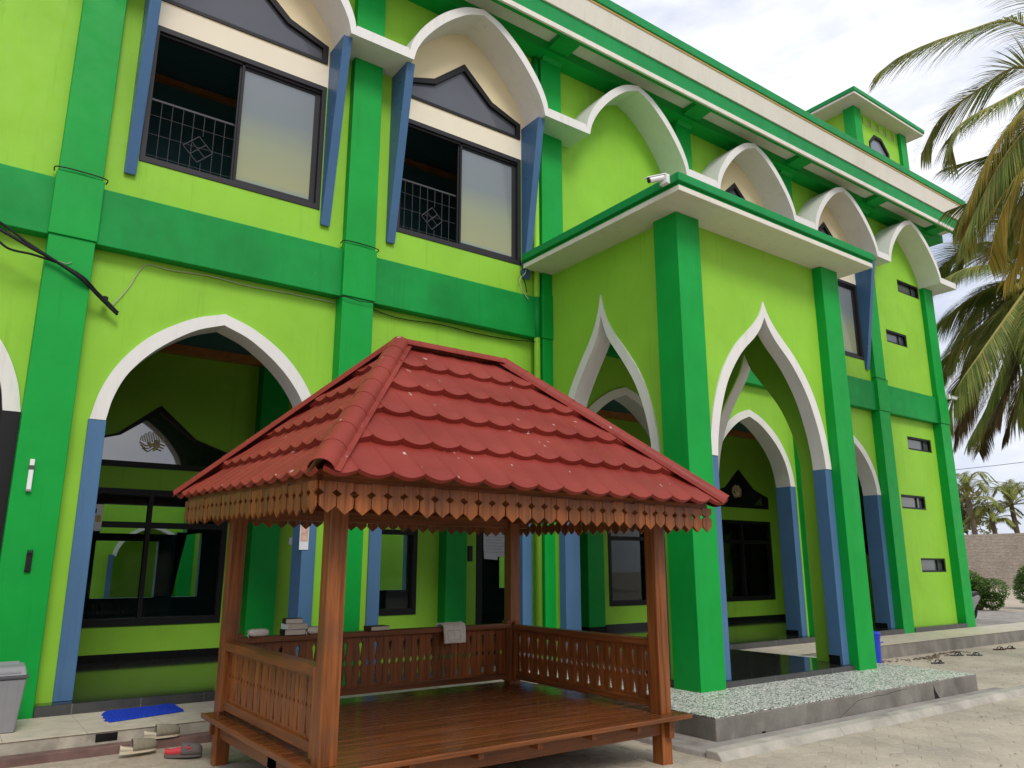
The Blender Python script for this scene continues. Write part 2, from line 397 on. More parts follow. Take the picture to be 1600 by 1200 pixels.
def slot_window(x0, z0, x1, z1, y):
    f = MB().prism([(x0,z0),(x1,z0),(x1,z1),(x0,z1)], y+.015, y+.10, holes=[[(x0+.04,z0+.04),(x1-.04,z0+.04),(x1-.04,z1-.04),(x0+.04,z1-.04)]]).build('slot_window', 'black', mosque)
    MB().box(x0+.02, y+.075, z0+.02, x1-.02, y+.085, z1-.02).build('pane', 'glass_small', f)
    MB().box(x1-.30, y+.05, z0+.035, x1-.27, y+.08, z1-.035).build('mullion', 'black', f)
for w in ((17.765,4.21,18.86,4.52),(17.19,2.84,18.25,3.15),(17.73,1.455,18.84,1.76)): slot_window(*w, WL)
for w in ((18.0,8.08,19.02,8.40),(17.21,6.68,18.14,6.99)): slot_window(*w, WU)
# upper wall
TREF = [(-1.06,8.155),(1.06,8.155),(1.06,8.44),(.52,8.63),(0,9.09),(-.52,8.63),(-1.06,8.44)]
holes = []; WB = (1, 2, 4, 5)
for i in range(7):
    c = BAY[i]; x0, x1 = CX[i]+CW-.03, CX[i+1]-CW+.03
    outer = [(x0, 5.55), (x1, 5.55), (x1, 9.80), (x0, 9.80)]
    if i in WB:
        ar = arc_pts([(d*.995, z-.02) for d, z in OUT_S], c)
        hole = [(c-1.07,6.05),(c+1.07,6.05),(c+1.07,7.83),(c+1.10,7.83),(c+1.10,8.35)]+list(reversed(ar))[1:-1]+[(c-1.10,8.35),(c-1.10,7.83),(c-1.07,7.83)]
        MB().prism(outer, WU, 9.1, holes=[hole]).build('upper_wall', 'lime', mosque)
        pan = [(c-1.10,8.15),(c+1.10,8.15),(c+1.10,8.35)]+list(reversed(ar))[1:-1]+[(c-1.10,8.35)]
        tre = [(c+p[0], p[1]) for p in TREF]; tre[0] = (c-1.06,8.17); tre[1] = (c+1.06,8.17)
        MB().prism(pan, WU+.004, 9.08, holes=[tre]).build('arch_panel', 'yellow', mosque)
        MB().box(c-1.095, WU+.003, 7.83, c+1.095, 9.08, 8.147).build('window_lintel', 'band_cream', mosque)
        # fanlight
        ins = [(c-.985,8.215),(c+.985,8.215),(c+.985,8.395),(c+.485,8.555),(c,8.975),(c-.485,8.555),(c-.985,8.395)]
        fr = MB().prism(tre, WU-.012, WU+.07, holes=[ins]).build('fanlight', 'black', mosque)
        MB().prism([(c-1.0,8.20),(c+1.0,8.20),(c+1.0,8.41),(c+.49,8.575),(c,8.99),(c-.49,8.575),(c-1.0,8.41)], WU+.04, WU+.05).build('pane', 'glass_up', fr)
        # window
        a, b, z0, z1 = c-1.07, c+1.07, 6.05, 7.825; mid = c-.03
        wf = MB(); wf.prism([(a,z0),(b,z0),(b,z1),(a,z1)], WU-.012, WU+.13, holes=[[(a+.06,z0+.07),(b-.06,z0+.07),(b-.06,z1-.07),(a+.06,z1-.07)]])
        wf.box(a+.06, WU+.02, z1-.10, b-.06, WU+.04, z1-.07)
        w = wf.build('sliding_window', 'frame', mosque, .004)
        MB().prism([(mid-.02,z0+.071),(b-.061,z0+.071),(b-.061,z1-.071),(mid-.02,z1-.071)], WU+.05, WU+.08,
                   holes=[[(mid+.045,z0+.13),(b-.13,z0+.13),(b-.13,z1-.13),(mid+.045,z1-.13)]]).build('sash', 'frame', w, .003)
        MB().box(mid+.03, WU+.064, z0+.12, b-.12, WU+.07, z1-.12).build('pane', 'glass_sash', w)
        MB().box(mid+.0, WU+.02, z0+.07, mid+.03, WU+.05, z1-.07).build('meeting_rail', 'black', w)
        g = MB(); x, y = a+.07, WU+.115; gt = 6.92; gb = z0+.07; gx1 = mid
        g.box(x, y-.008, gt-.012, gx1, y+.008, gt+.012)
        n = 8
        for k in range(1, n):
            xx = x+(gx1-x)*k/n
            if k == 5: g.tube([(xx,y,gb),(xx,y,gb+.17)], .0038, 6); g.tube([(xx,y,gb+.52),(xx,y,gt)], .0038, 6)
            else: g.tube([(xx,y,gb),(xx,y,gt)], .0038, 6)
        for zz in (gb+.09, gb+.36, gb+.60): g.tube([(x,y,zz),(gx1,y,zz)], .0038, 6)
        cx, cz = x+(gx1-x)*.58, gb+.33; r = .17
        dd = [(cx,cz+r),(cx+r,cz),(cx,cz-r),(cx-r,cz)]
        for k in range(4):
            p, q = dd[k], dd[(k+1) % 4]; g.tube([(p[0],y-.01,p[1]),(q[0],y-.01,q[1])], .0055, 6)
        for s in (1, -1): g.tube([(cx-r/2,y-.01,cz-s*r/2),(cx+r/2,y-.01,cz+s*r/2)], .005, 6)
        g.build('grille', 'grille', w)
        # fins
        for s in (-1, 1):
            a2, b2 = sorted((c+s*1.085, c+s*1.205))
            MB().prism([(WU+.01,5.86),(WU-.045,5.84),(8.44,8.24),(8.41,8.368),(WU+.01,8.368)], a2, b2, 'x').build('tapered_fin', 'fin', mosque, .005)
    elif i == 6:
        hs = [[(x,z0),(x2,z0),(x2,z1),(x,z1)] for x,z0,x2,z1 in ((18.0,8.08,19.02,8.40),(17.21,6.68,18.14,6.99))]
        MB().prism(outer, WU, 9.1, holes=hs).build('upper_wall', 'lime', mosque)
    else: MB().prism(outer, WU, 9.1).build('upper_wall', 'lime', mosque)
# scalloped canopy, one arch per bay plus flat ledges
for i in range(1, 7):
    c = BAY[i]
    MB().prism(arc_pts(OUT_S, c)+list(reversed(arc_pts(IN_S, c))), 8.33, WU+.003).build('scallop_arch', 'white', mosque)
for i in range(1, 8):
    xl = BAY[i-1]+1.155 if i > 1 else CX[1]-.46
    xr = BAY[i]-1.155 if i < 7 else CX[7]+.60
    MB().prism([(xl,8.371),(xr,8.371),(xr-.075 if i < 7 else xr,8.52),(xl+.075,8.52)], 8.333, WU+.002).build('canopy_ledge', 'white', mosque)
    if i == 7: MB().box(CX[7]+CW, WU+.002, 8.371, xr, 9.6, 8.52).build('canopy_ledge', 'white', mosque)
# side end wall
MB().box(19.10, 9.2, .2, 19.48, 18.2, 9.8).build('end_wall', 'lime', mosque)
MB().box(19.17, 13.9, .2, 19.50, 14.3, 9.8).build('column', 'green', mosque)
# eave
X0, X1 = -3.4, 20.0
MB().box(X0, 8.55, 9.75, X1, 9.3, 10.5).build('wall_beam', 'green', mosque)
MB().box(X0, 8.16, 9.92, X1-.1, 8.55, 10.02).build('eave_soffit', 'cream', mosque)
MB().box(X0, 8.085, 9.76, X1, 8.16, 10.3).build('fascia_backing', 'green', mosque)
MB().box(X0, 8.045, 9.745, X1+.02, 8.084, 9.835).build('eave_drip_edge', 'cream', mosque, .006)
MB().box(X0, 8.06, 9.836, X1+.01, 8.084, 10.13).build('fascia_band', 'fascia_green', mosque)
MB().prism([(8.083,10.131),(8.083,10.50),(7.97,10.50),(8.03,10.131)], X0, X1+.06, 'x').build('gutter_band', 'cream', mosque)
MB().box(X0, 7.955, 10.50, X1+.08, 8.1, 10.535).build('gold_trim', 'gold', mosque)
MB().box(X0, 7.93, 10.535, X1+.10, 8.2, 10.70).build('roof_cap', 'fascia_green', mosque, .01)
MB().box(X0, 8.2, 10.5, X1+.1, 18.6, 10.62).build('roof_slab', 'concrete', mosque)
MB().box(18.9, 8.56, 9.752, X1, 18.5, 10.49).build('side_eave', 'green', mosque)
MB().box(X1, 8.1, 10.0, X1+.06, 18.5, 10.49).build('side_fascia', 'cream', mosque)
for x in CX[1:]:
    MB().prism([(CF+.1,9.70),(CF-.02,9.70),(8.62,9.80),(8.16,9.84),(8.16,9.93),(CF+.1,9.93)], x-.2, x+.2, 'x').build('eave_bracket', 'green', mosque, .005)
# back & roof closure, interior
rh = [[(x0,z0),(x1,z0),(x1,z1),(x0,z1)] for x0,z0,x1,z1 in ((2.55,.95,3.75,2.10),(2.6,2.25,4.3,2.85),(4.1,.95,4.62,2.3),(8.6,1.0,9.7,2.6),(12.6,1.0,13.8,2.6),(22.0,1.0,23.0,2.6))][:5]
MB().prism([(-2.6,.1),(19.3,.1),(19.3,10.5),(-2.6,10.5)], 18.0, 18.2, holes=rh).build('rear_wall', 'teal', mosque)
MB().box(-2.6, 12.3, .1, 19.2, 18, FL-.01).build('hall_floor', 'floor', mosque)
MB().box(-2.6, 12.3, 4.4, 19.2, 18, 4.6).build('hall_ceiling', 'teal', mosque)
ax = arc_pts([(d_*.8, z_*.62) for d_, z_ in OUT_A], 5.0)
MB().box(-1, 27.6, 0, 20, 27.7, 3.4).build('annexe_inner_wall', 'lime', mosque)
MB().prism([(-1,0),(4.0,0)]+ax[1:-1]+[(6.0,0),(20,0),(20,3.4),(-1,3.4)], 25.0, 25.2).build('annexe_wall', 'lime', mosque)
MB().prism(ax+list(reversed(arc_pts([(d_*.72, z_*.60) for d_, z_ in OUT_A], 5.0))), 24.98, 25.21).build('annexe_arch_trim', 'white', mosque)
MB().box(5.85, 24.9, 0, 6.2, 25.3, 3.6).build('annexe_column', 'green', mosque); MB().box(3.9, 24.9, 0, 4.02, 25.22, 1.9).build('annexe_jamb', 'blue', mosque)
MB().prism([(24.97,3.41),(27.9,4.9),(27.9,4.98),(24.97,3.49)], -1, 20, 'x').build('annexe_roof', 'roof', mosque)
MB().box(-2.9, 8.7, .1, -2.6, 18.2, 10.5).build('end_wall', 'lime', mosque)
MB().box(-2.6, 9.12, 4.83, 19.1, 18.0, 5.2).build('corridor_ceiling', 'teal', mosque)
MB().box(-2.6, BACK-.16, 4.70, 17.4, BACK-.002, 4.828).build('cornice', 'cornice', mosque)
MB().box(-2.6, 9.3, 4.70, 17.4, 9.42, 4.828).build('cornice', 'cornice', mosque)
MB().box(-2.6, 9.11, 8.5, 19.1, 11.1, 8.6).build('upper_ceiling', 'teal', mosque)
MB().box(-2.6, 10.95, 5.2, 19.1, 11.05, 8.5).build('upper_room_wall', 'teal', mosque)
MB().box(-2.6, 10.87, 8.38, 19.1, 10.949, 8.46).build('upper_cornice', 'cornice', mosque)
for xx in CX[2:6]: MB().box(xx-.2, 9.11, 5.2, xx+.2, 9.5, 9.0).build('room_pier', 'teal', mosque)
# floors
MB().box(-2.55, WL-.185, .12, 19.05, BACK+.05, FL).build('corridor_floor', 'floor', mosque)
for i in range(7):
    MB().box(CX[i]+CW+.004, WL-.215, .12, CX[i+1]-CW-.004, WL-.186, FL-.003).build('corridor_step', 'step', mosque)
# inner wall with openings
wins = [2.36, 5.62, 12.32, 15.62]
hs = []
for c in wins:
    hs.append([(c-1.1,.79),(c+1.1,.79),(c+1.1,2.66),(c-1.1,2.66)])
    hs.append([(c+p[0]*1.03, p[1]-5.19) for p in TREF])
hs.append([(-.9,.4),(-.4,.4),(-.4,.9),(-.9,.9)])
MB().prism([(-2.6,FL),(17.45,FL),(17.45,4.83),(-2.6,4.83)], BACK, BACK+.2, holes=hs[:-1]+[[(7.95,FL+.002),(10.3,FL+.002),(10.3,2.75),(7.95,2.75)]]).build('inner_wall', 'lime', mosque)
def emblem(cx, cz, y, r, parent):
    g = MB(); rnd = random.Random(int(cx*10))
    for k in range(15):
        xx = -.92+1.84*k/14; hgt = sqrt(1-xx*xx*.98)
        g.tube([(cx+xx*r, y, cz-.05*r+rnd.uniform(-.1,.1)*r), (cx+xx*r*.97+.006, y, cz+hgt*r*rnd.uniform(.75,1))], .0055, 5)
    for k in range(16):
        t = pi+pi*rnd.random(); a = rnd.uniform(.2,.8)*r
        g.tube(spline([(cx+a*cos(t+u)*(1-.25*u), y, cz+a*sin(t+u)*(1-.25*u)) for u in (0,.4,.8,1.2)], 3), .009, 5)
    for k in range(3):
        zz = cz-(.25+.22*k)*r; w = r*sqrt(max(.05, 1-((.25+.22*k))**2))
        g.tube(spline([(cx-w, y, zz+.03), (cx-w*.4, y, zz-.02), (cx+w*.2, y, zz+.03), (cx+w, y, zz)], 4), .009, 5)
    g.build('calligraphy_emblem', 'paleg', parent)
for c in wins:
    a, b, z0, z1 = c-1.1, c+1.1, .79, 2.66
    f = MB(); f.prism([(a,z0),(b,z0),(b,z1),(a,z1)], BACK-.015, BACK+.12, holes=[[(a+.08,z0+.10),(b-.08,z0+.10),(b-.08,2.12),(a+.08,2.12)], [(a+.08,2.20),(b-.08,2.20),(b-.08,z1-.08),(a+.08,z1-.08)]])
    f.box(c-.03, BACK-.01, z0+.1, c+.03, BACK+.08, z1-.08)
    w = f.build('inner_window', 'black', mosque)
    MB().box(a+.05, BACK+.06, z0+.05, b-.05, BACK+.07, z1-.05).build('pane', 'glass_dark', w)
    T = [(c+p[0]*1.03, p[1]-5.19) for p in TREF]
    I = [(c+p[0]*.93, 3.05+(p[1]-8.155)*.80) for p in TREF]
    fr = MB().prism(T, BACK-.015, BACK+.08, holes=[I]).build('inner_fanlight', 'black', mosque)
    I2 = [(c+p[0]*.95, 3.04+(p[1]-8.155)*.84) for p in TREF]
    MB().prism(I2, BACK+.04, BACK+.05).build('pane', 'glass_fan', fr)
    emblem(c-.06, 3.36, BACK+.03, .18, fr)
d = MB(); d.prism([(7.96,FL+.01),(10.29,FL+.01),(10.29,2.74),(7.96,2.74)], BACK-.01, BACK+.1, holes=[[(8.08,FL+.1),(9.08,FL+.1),(9.08,2.64),(8.08,2.64)],[(9.18,FL+.1),(10.2,FL+.1),(10.2,2.64),(9.18,2.64)]])
dr = d.build('glass_door', 'black', mosque)
MB().box(8.06, BACK+.05, FL+.08, 10.22, BACK+.06, 2.66).build('pane', 'glass_dark', dr)
MB().box(9.04, BACK-.05, 1.2, 9.06, BACK-.03, 1.9).build('handle', 'steelgrey', dr)
for c in (3.97, 7.37, 10.65, 14.0, 17.3):
    MB().box(c-.215, BACK-.26, FL, c+.215, BACK-.001, 4.70).build('pilaster', 'green', mosque, .006)
    MB().box(c-.225, BACK-.275, FL+.002, c+.225, BACK-.262, FL+.1).build('pilaster_skirting', 'skirt', mosque)
    MB().box(c-.228, BACK-.262, FL+.002, c-.217, BACK-.012, FL+.1).build('pilaster_skirting', 'skirt', mosque)
sk = MB()
edges = [-2.6, 3.74, 4.20, 7.14, 7.60, 7.94, 10.31, 10.42, 10.88, 13.77, 14.23, 17.07]
for k in range(0, len(edges), 2): MB().box(edges[k], BACK-.012, FL+.001, edges[k+1], BACK-.001, FL+.105).build('skirting', 'skirt', mosque)
# stair side wall at the far end of the corridor
MB().prism([(9.3,FL),(11.8,FL),(11.8,3.6),(9.3,1.4)], 17.2, 17.3, 'x').build('stair_wall', 'lime', mosque)
MB().prism([(9.27,1.42),(9.27,1.34),(11.8,3.52),(11.8,3.68)], 17.16, 17.34, 'x').build('stair_handrail', 'black', mosque)
MB().box(18.9, 9.26, FL, 18.95, 14, 4.83).build('corridor_end_wall', 'green', mosque)
# bay 0: black framed glazing inside the arch
c = BAY[0]
f = MB(); f.prism(arc_pts([(d_*.995, z_) for d_, z_ in IN_A], c)+[(c+1.07,FL+.002),(c-1.07,FL+.002)], 9.0, 9.08,
    holes=[[(c-1.0,.5),(c+.9,.5),(c+.9,2.2),(c-1.0,2.2)], [(c-.95,2.35),(c+.9,2.35),(c+.9,2.95),(c-.95,2.95)]])
gz = f.build('glazed_screen', 'black', mosque)
MB().box(c-1.02, 9.05, .45, c+1.02, 9.06, 3.0).build('pane', 'glass_fan', gz)
# downpipe
dp = MB(); dp.tube([(6.845,WU-.06,.34),(6.845,WU-.06,9.72)], .048, 14)
dpo = dp.build('downpipe', 'lime', mosque, smooth=True)
for z0, z1 in ((4.93,5.575),(9.1,9.72)): MB().tube([(6.845,WU-.06,z0),(6.845,WU-.06,z1)], .050, 14).build('downpipe_sleeve', 'band', dpo, smooth=True)

# ------------------------------------------------------------------ porch
PF = 6.10; PW = 6.25
FO = [(0,5.19),(.10,4.99),(.27,4.80),(.68,4.44),(.99,4.03),(1.18,3.58),(1.27,3.20),(1.30,2.93)]
FI = [(0,4.955),(.09,4.80),(.24,4.63),(.57,4.34),(.86,3.95),(1.04,3.53),(1.13,3.18),(1.16,2.93)]
SO = [(0,5.33),(.05,5.12),(.135,4.90),(.27,4.68),(.46,4.43),(.71,4.05),(.88,3.63),(.97,3.25),(1.0,2.95)]
SI = [(0,5.02),(.045,4.86),(.12,4.68),(.24,4.50),(.42,4.25),(.62,3.92),(.77,3.54),(.85,3.18),(.87,2.95)]
pc = 8.835
def ogee_wall(a, b, O, I, c, y0, y1, axis, z0, z1, spring, jw):
    arch = arc_pts(O, c)
    half = O[-1][0]; ih = I[-1][0]
    poly = [(a,z0),(c-half,z0),(c-half,spring)]+arch[1:-1]+[(c+half,spring),(c+half,z0),(b,z0),(b,z1),(a,z1)]
    MB().prism(poly, y0, y1, axis).build('porch_wall', 'lime', mosque)
    s = -1 if axis == 'y' or y0 < 8 else 1
    lo, hi = (y0-.022, y1+.004) if s < 0 else (y0+.03, y1+.022)
    MB().prism(arch+list(reversed(arc_pts(I, c))), lo, hi, axis).build('ogee_trim', 'white', mosque)
    if s > 0: MB().prism(arch+list(reversed(arc_pts(I, c))), y0-.001, y0+.029, axis).build('ogee_inner_face', 'lime', mosque)
    for sg in (-1, 1):
        p, q = sorted((c+sg*(ih-.005), c+sg*(half+.004)))
        mb = MB(); ms = MB()
        if axis == 'y': mb.box(p, lo+.01, z0, q, hi+.004, spring); ms.box(p-.004, lo+.05, z0, q+.004, hi+.008, z0+.12)
        else: mb.box(lo+.01, p, z0, hi+.004, q, spring); ms.box(lo+.05, p-.004, z0, hi+.008, q+.004, z0+.12)
        if s > 0: mk = MB(); mk.box(y0-.001, p, z0, y0+.029, q, spring+.001); mk.build('porch_jamb_face', 'lime', mosque)
        mb.build('porch_jamb', 'blue', mosque, .006); ms.build('jamb_skirting', 'skirt', mosque)
ogee_wall(7.10, 10.45, FO, FI, pc, PW, 6.43, 'y', .30, 5.98, 2.93, .15)
ogee_wall(6.432, 8.80, SO, SI, 7.65, 7.10, 7.35, 'x', .30, 5.98, 2.95, .15)
ogee_wall(6.432, 8.80, SO, SI, 7.65, 10.22, 10.45, 'x', .30, 5.98, 2.95, .15)
MB().box(6.985, PF, PL-.02, 7.41, 6.50, 5.98).build('porch_column', 'green', mosque, .006)
MB().box(10.14, PF, PL-.02, 10.57, 6.42, 5.98).build('porch_column', 'green', mosque, .006)
MB().box(6.58, 5.68, 5.98, 10.85, 8.80, 6.05).build('porch_canopy_soffit', 'cream', mosque, .006)
MB().box(6.60, 5.70, 6.05, 10.83, 8.80, 6.09).build('porch_canopy_rim', 'green', mosque)
MB().box(6.55, 5.65, 6.09, 10.88, 8.80, 6.20).build('porch_canopy_cap', 'fascia_green', mosque, .008)
MB().box(7.10, 6.18, .12, 10.45, WL-.216, .30).build('porch_floor', 'floor', mosque)
MB().box(7.42, 6.162, .12, 10.13, 6.179, .297).build('porch_step', 'step', mosque)
MB().box(7.04, 6.51, .12, 7.099, 8.70, .297).build('porch_step', 'step', mosque)
MB().box(10.451, 6.43, .12, 10.47, 8.70, .297).build('porch_step', 'step', mosque)

# ------------------------------------------------------------------ roof tower
TX0, TX1, TY0, TY1 = 19.68, 22.6, 10.33, 13.3; TZ = 14.58
ow = [(20.50,12.6),(21.62,12.6),(21.62,13.70),(21.25,14.08),(20.84,14.08),(20.50,13.75)]
hs = [ow]+[[(x,14.25),(x+.19,14.25),(x+.19,14.48),(x,14.48)] for x in (20.12,20.55,20.98,21.40,21.84)]
MB().prism([(TX0+.1,10.6),(TX1-.1,10.6),(TX1-.1,TZ),(TX0+.1,TZ)], TY0+.1, TY0+.3, holes=hs).build('tower_wall', 'lime', mosque)
MB().prism([(TY0+.302,10.6),(TY1,10.6),(TY1,TZ),(TY0+.302,TZ)], TX0+.1, TX0+.3, 'x', holes=[[(11.2,14.1),(11.6,14.1),(11.6,14.4),(11.2,14.4)],[(12.2,14.1),(12.6,14.1),(12.6,14.4),(12.2,14.4)]]).build('tower_wall', 'lime', mosque)
MB().box(TX1-.3, TY0+.302, 10.6, TX1-.1, TY1, TZ).build('tower_wall', 'lime', mosque)
MB().box(TX0+.31, TY0+.118, 14.22, TX1-.31, TY0+.15, 14.5).build('tower_vent_backing', 'vent', mosque)
MB().box(TX0+.21, 11.1, 14.0, TX0+.24, 12.7, 14.45).build('tower_vent_backing', 'vent', mosque)
inn = [(20.58,12.7),(21.54,12.7),(21.54,13.66),(21.21,13.99),(20.88,13.99),(20.58,13.70)]
tw = MB().prism(ow, TY0+.09, TY0+.2, holes=[inn]).build('tower_window', 'black', mosque)
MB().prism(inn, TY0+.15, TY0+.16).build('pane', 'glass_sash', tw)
for x in (TX0, TX1-.36):
    MB().box(x, TY0, 10.6, x+.36, TY0+.34, TZ).build('tower_column', 'green', mosque, .008)
tx0, tx1, ty0, ty1 = 19.14, 23.0, 9.98, 13.9
MB().box(tx0, ty0, TZ, tx1, ty1, TZ+.07).build('tower_eave', 'cream', mosque, .006)
MB().box(tx0-.03, ty0-.03, TZ+.072, tx1+.03, ty1, TZ+.20).build('tower_roof_edge', 'fascia_green', mosque, .01)

# ------------------------------------------------------------------ ground and terraces (setting)
def struct(name, mb, mat, **k): return tag(mb.build(name, mat, **k), kind='structure')
g = MB(); g.add([(-120,-120,0),(260,-120,0),(260,260,0),(-120,260,0)], [(0,1,2,3)]); struct('ground', g, 'sand', fix=False)
# hexagonal pavers
def hexes():
    mb = MB(); a = .135; w = a*sqrt(3); rnd = random.Random(3)
    row = 0; y = 1.0
    while y < 7.9:
        x = -1.0+(w/2 if row % 2 else 0)
        while x < 24:
            cx, cy = x, y; keep = True
            if cx < 2.0 and cy < 3: keep = False
            if 5.45 < cx < 11.5 and cy > 4.72: keep = False
            if cx <= 5.45 and cy > 7.55: keep = False
            if cy > 7.62: keep = False
            if keep:
                z = .0095+rnd.uniform(-.0025,.0025); tx, ty = rnd.uniform(-.010,.010), rnd.uniform(-.010,.010); s = .992
                P = [(cx+a*s*sin(k*pi/3), cy+a*s*cos(k*pi/3)) for k in range(6)]
                Q = [(cx+a*.955*sin(k*pi/3), cy+a*.955*cos(k*pi/3)) for k in range(6)]
                vs = [(p[0],p[1],-.02) for p in P]+[(p[0],p[1],z-.003+(p[0]-cx)*tx+(p[1]-cy)*ty) for p in P]+[(p[0],p[1],z+(p[0]-cx)*tx+(p[1]-cy)*ty) for p in Q]
                fs = [(12,17,16,15,14,13)]
                for k in range(6): j = (k+1) % 6; fs += [(k,j,6+j,6+k)[::-1], (6+k,6+j,12+j,12+k)[::-1]]
                mb.add(vs, fs)
            x += w
        y += a*1.5; row += 1
    return mb
struct('paving', hexes(), 'paver')
b = MB(); b.add([(-6,-4,.0065),(26,-4,.0065),(26,7.6,.0065),(-6,7.6,.0065)], [(0,1,2,3)]); struct('joint_sand', b, 'sand', fix=False)
# left terrace and right walkway: rendered block + rough tiles on top
b = MB(); b.box(-3, 7.74, -.2, 7.03, 8.76, PL-.008); struct('terrace', b, 'render', bevel=.01)
b = MB(); b.box(-3, 7.73, PL-.0075, 5.98, 8.74, PL); struct('terrace_tiles', b, 'terrace')
b = MB(); b.box(11.13, 7.76, -.2, 27, 8.76, PL-.008); struct('walkway', b, 'concrete', bevel=.01)
b = MB(); b.box(10.48, 7.75, PL-.0075, 27, 8.74, PL); struct('walkway_tiles', b, 'terrace')
b = MB(); b.box(19.3, 8.60, -.1, 31, 40, .012); struct('side_paving', b, 'path')
# porch plinth with battered front, cracks
pl = MB(); pl.prism([(5.99,5.075),(11.13,5.075),(11.13,7.75),(10.479,7.75),(10.479,8.73),(5.99,8.73)], -.25, PL-.01, 'z'); struct('porch_plinth', pl, 'concrete', bevel=.012)
pt = MB(); pt.prism([(5.99,5.08),(11.12,5.08),(11.12,7.749),(10.478,7.749),(10.478,8.72),(5.99,8.72)], PL-.009, PL, 'z'); struct('plinth_mosaic', pt, 'mosaic')
# drain and kerb round the plinth
dk = MB(); dk.prism([(5.62,4.72),(11.55,4.72),(11.55,5.06),(11.14,5.06),(5.98,5.06),(5.98,7.7),(5.62,7.7)], .001, .03, 'z'); struct('apron', dk, 'path')
kb = MB()
n = 4
for k in range(n):
    x0 = 5.50+k*(7.2/n); x1 = x0+7.2/n-.003
    kb.hexa([(x0,4.56,-.05),(x1,4.56,-.05),(x1,4.80,-.05),(x0,4.80,-.05)], [(x0,4.66,.075),(x1,4.66,.075),(x1,4.79,.08),(x0,4.79,.08)])
struct('kerb', kb, 'kerb', bevel=.012)
kb = MB()
for k in range(2):
    y0 = 4.80+k*1.4; kb.hexa([(5.46,y0,-.05),(5.66,y0,-.05),(5.66,y0+1.396,-.05),(5.46,y0+1.396,-.05)], [(5.52,y0,.045),(5.64,y0,.05),(5.64,y0+1.396,.05),(5.52,y0+1.396,.045)])
struct('kerb', kb, 'path', bevel=.012)
b = MB(); b.prism([(7.15,.0),(7.45,.055),(7.735,.075),(7.735,-.1),(7.15,-.1)], -3, 5.3, 'x'); struct('sand_bank', b, 'sand')
# raised path behind the building corner + far paving

tl = MB(); rn = random.Random(9)
for k in range(160):
    t_ = rn.random(); x_ = 12.3+3.6*t_+rn.gauss(0,.05); y_ = 7.35+rn.gauss(0,.07)+.12*sin(t_*9); a_ = rn.uniform(0,pi); l_ = rn.uniform(.03,.10)
    tl.tube([(x_,y_,.016),(x_+l_*cos(a_)*.5,y_+l_*sin(a_)*.5,.03),(x_+l_*cos(a_),y_+l_*sin(a_),.018)], .006, 4)
tag(tl.build('dry_leaf_litter', 'trunk'), 'scattered line of dry twigs and leaf litter on the paving along the walkway foot', 'litter', kind='stuff')
lf = MB()
for k in range(90):
    x_ = rn.uniform(6,16); y_ = rn.uniform(2.6,7.2); 
    if x_ < 11.3 and y_ > 4.5: continue
    a_ = rn.uniform(0,6.28); l_ = rn.uniform(.012,.03); c1, s1 = cos(a_)*l_, sin(a_)*l_
    lf.add([(x_-c1,y_-s1,.017),(x_+s1*.4,y_-c1*.4,.021),(x_+c1,y_+s1,.018),(x_-s1*.4,y_+c1*.4,.024)], [(0,1,2,3)])
tag(lf.build('fallen_leaves', 'frond_dry', fix=False), 'few tiny dry leaves and specks of litter on the sandy paving', 'litter', kind='stuff')
# cracks in the plinth front: dark wedge and hairline grooves as recessed ribbons
cr = MB()
def ribbon(pts, w, y):
    for (x0,z0),(x1,z1) in zip(pts, pts[1:]):
        d = Vector((x1-x0, z1-z0)).normalized(); n_ = Vector((-d.y, d.x))*w
        cr.add([(x0-n_.x,y,z0-n_.y),(x1-n_.x,y,z1-n_.y),(x1+n_.x,y,z1+n_.y),(x0+n_.x,y,z0+n_.y)], [(0,1,2,3)])
rn = random.Random(5)
ribbon([(7.95+.0*k,.02) if k == 0 else (7.95+.13*k, .02+.13*min(1,k/3)+.006*rn.uniform(-1,1)+.004*k) for k in range(12)], .0018, 5.0735)
cr.add([(10.0,5.0735,.19),(10.03,5.0735,.12),(10.13,5.0735,.01),(10.0,5.0735,.01),(9.99,5.0735,.1)], [(0,1,2,3,4)])
cr.add([(6.60,5.0735,.0),(6.66,5.0735,.045),(6.70,5.0735,.04),(6.74,5.0735,.0)], [(0,1,2,3)])
tag(cr.build('plinth_crack', 'skirt', fix=False), kind='structure')
for x0_, z0_, w_, h_ in ((1.27,.150,.17,.065),):
    MB().box(x0_, 7.7372, z0_, x0_+w_, 7.7385, z0_+h_).build('drain_opening', 'skirt')['kind'] = 'structure'
# rusty channel along the terrace foot
ch = MB()
ch.prism([(7.60,.055),(7.72,.055),(7.72,.135),(7.60,.135)], -2.5, 3.3, 'x')
o = ch.build('steel_channel', 'brownsteel', bevel=.006); tag(o, 'rusty brown steel channel lying along the foot of the tiled terrace', 'steel channel')

# ------------------------------------------------------------------ gazebo
gz = empty('gazebo', (3.58, 5.93, 0), 'varnished wooden gazebo with red tile-pattern metal hip roof and carved railings', 'gazebo')
GX0, GX1, GY0, GY1 = 2.03, 5.13, 4.81, 7.06; PW_ = .125; DZ = .40
def post(x0, y0, h):
    m = MB(); m.box(x0, y0, DZ-.005, x0+PW_, y0+PW_, h); m.box(x0+.004, y0+.004, 0, x0+PW_-.004, y0+PW_-.004, DZ-.005)
    return m.build('post', 'wood_z', gz, .008)
for x in (GX0, GX1-PW_):
    for y in (GY0, GY1-PW_): post(x, y, 2.12)
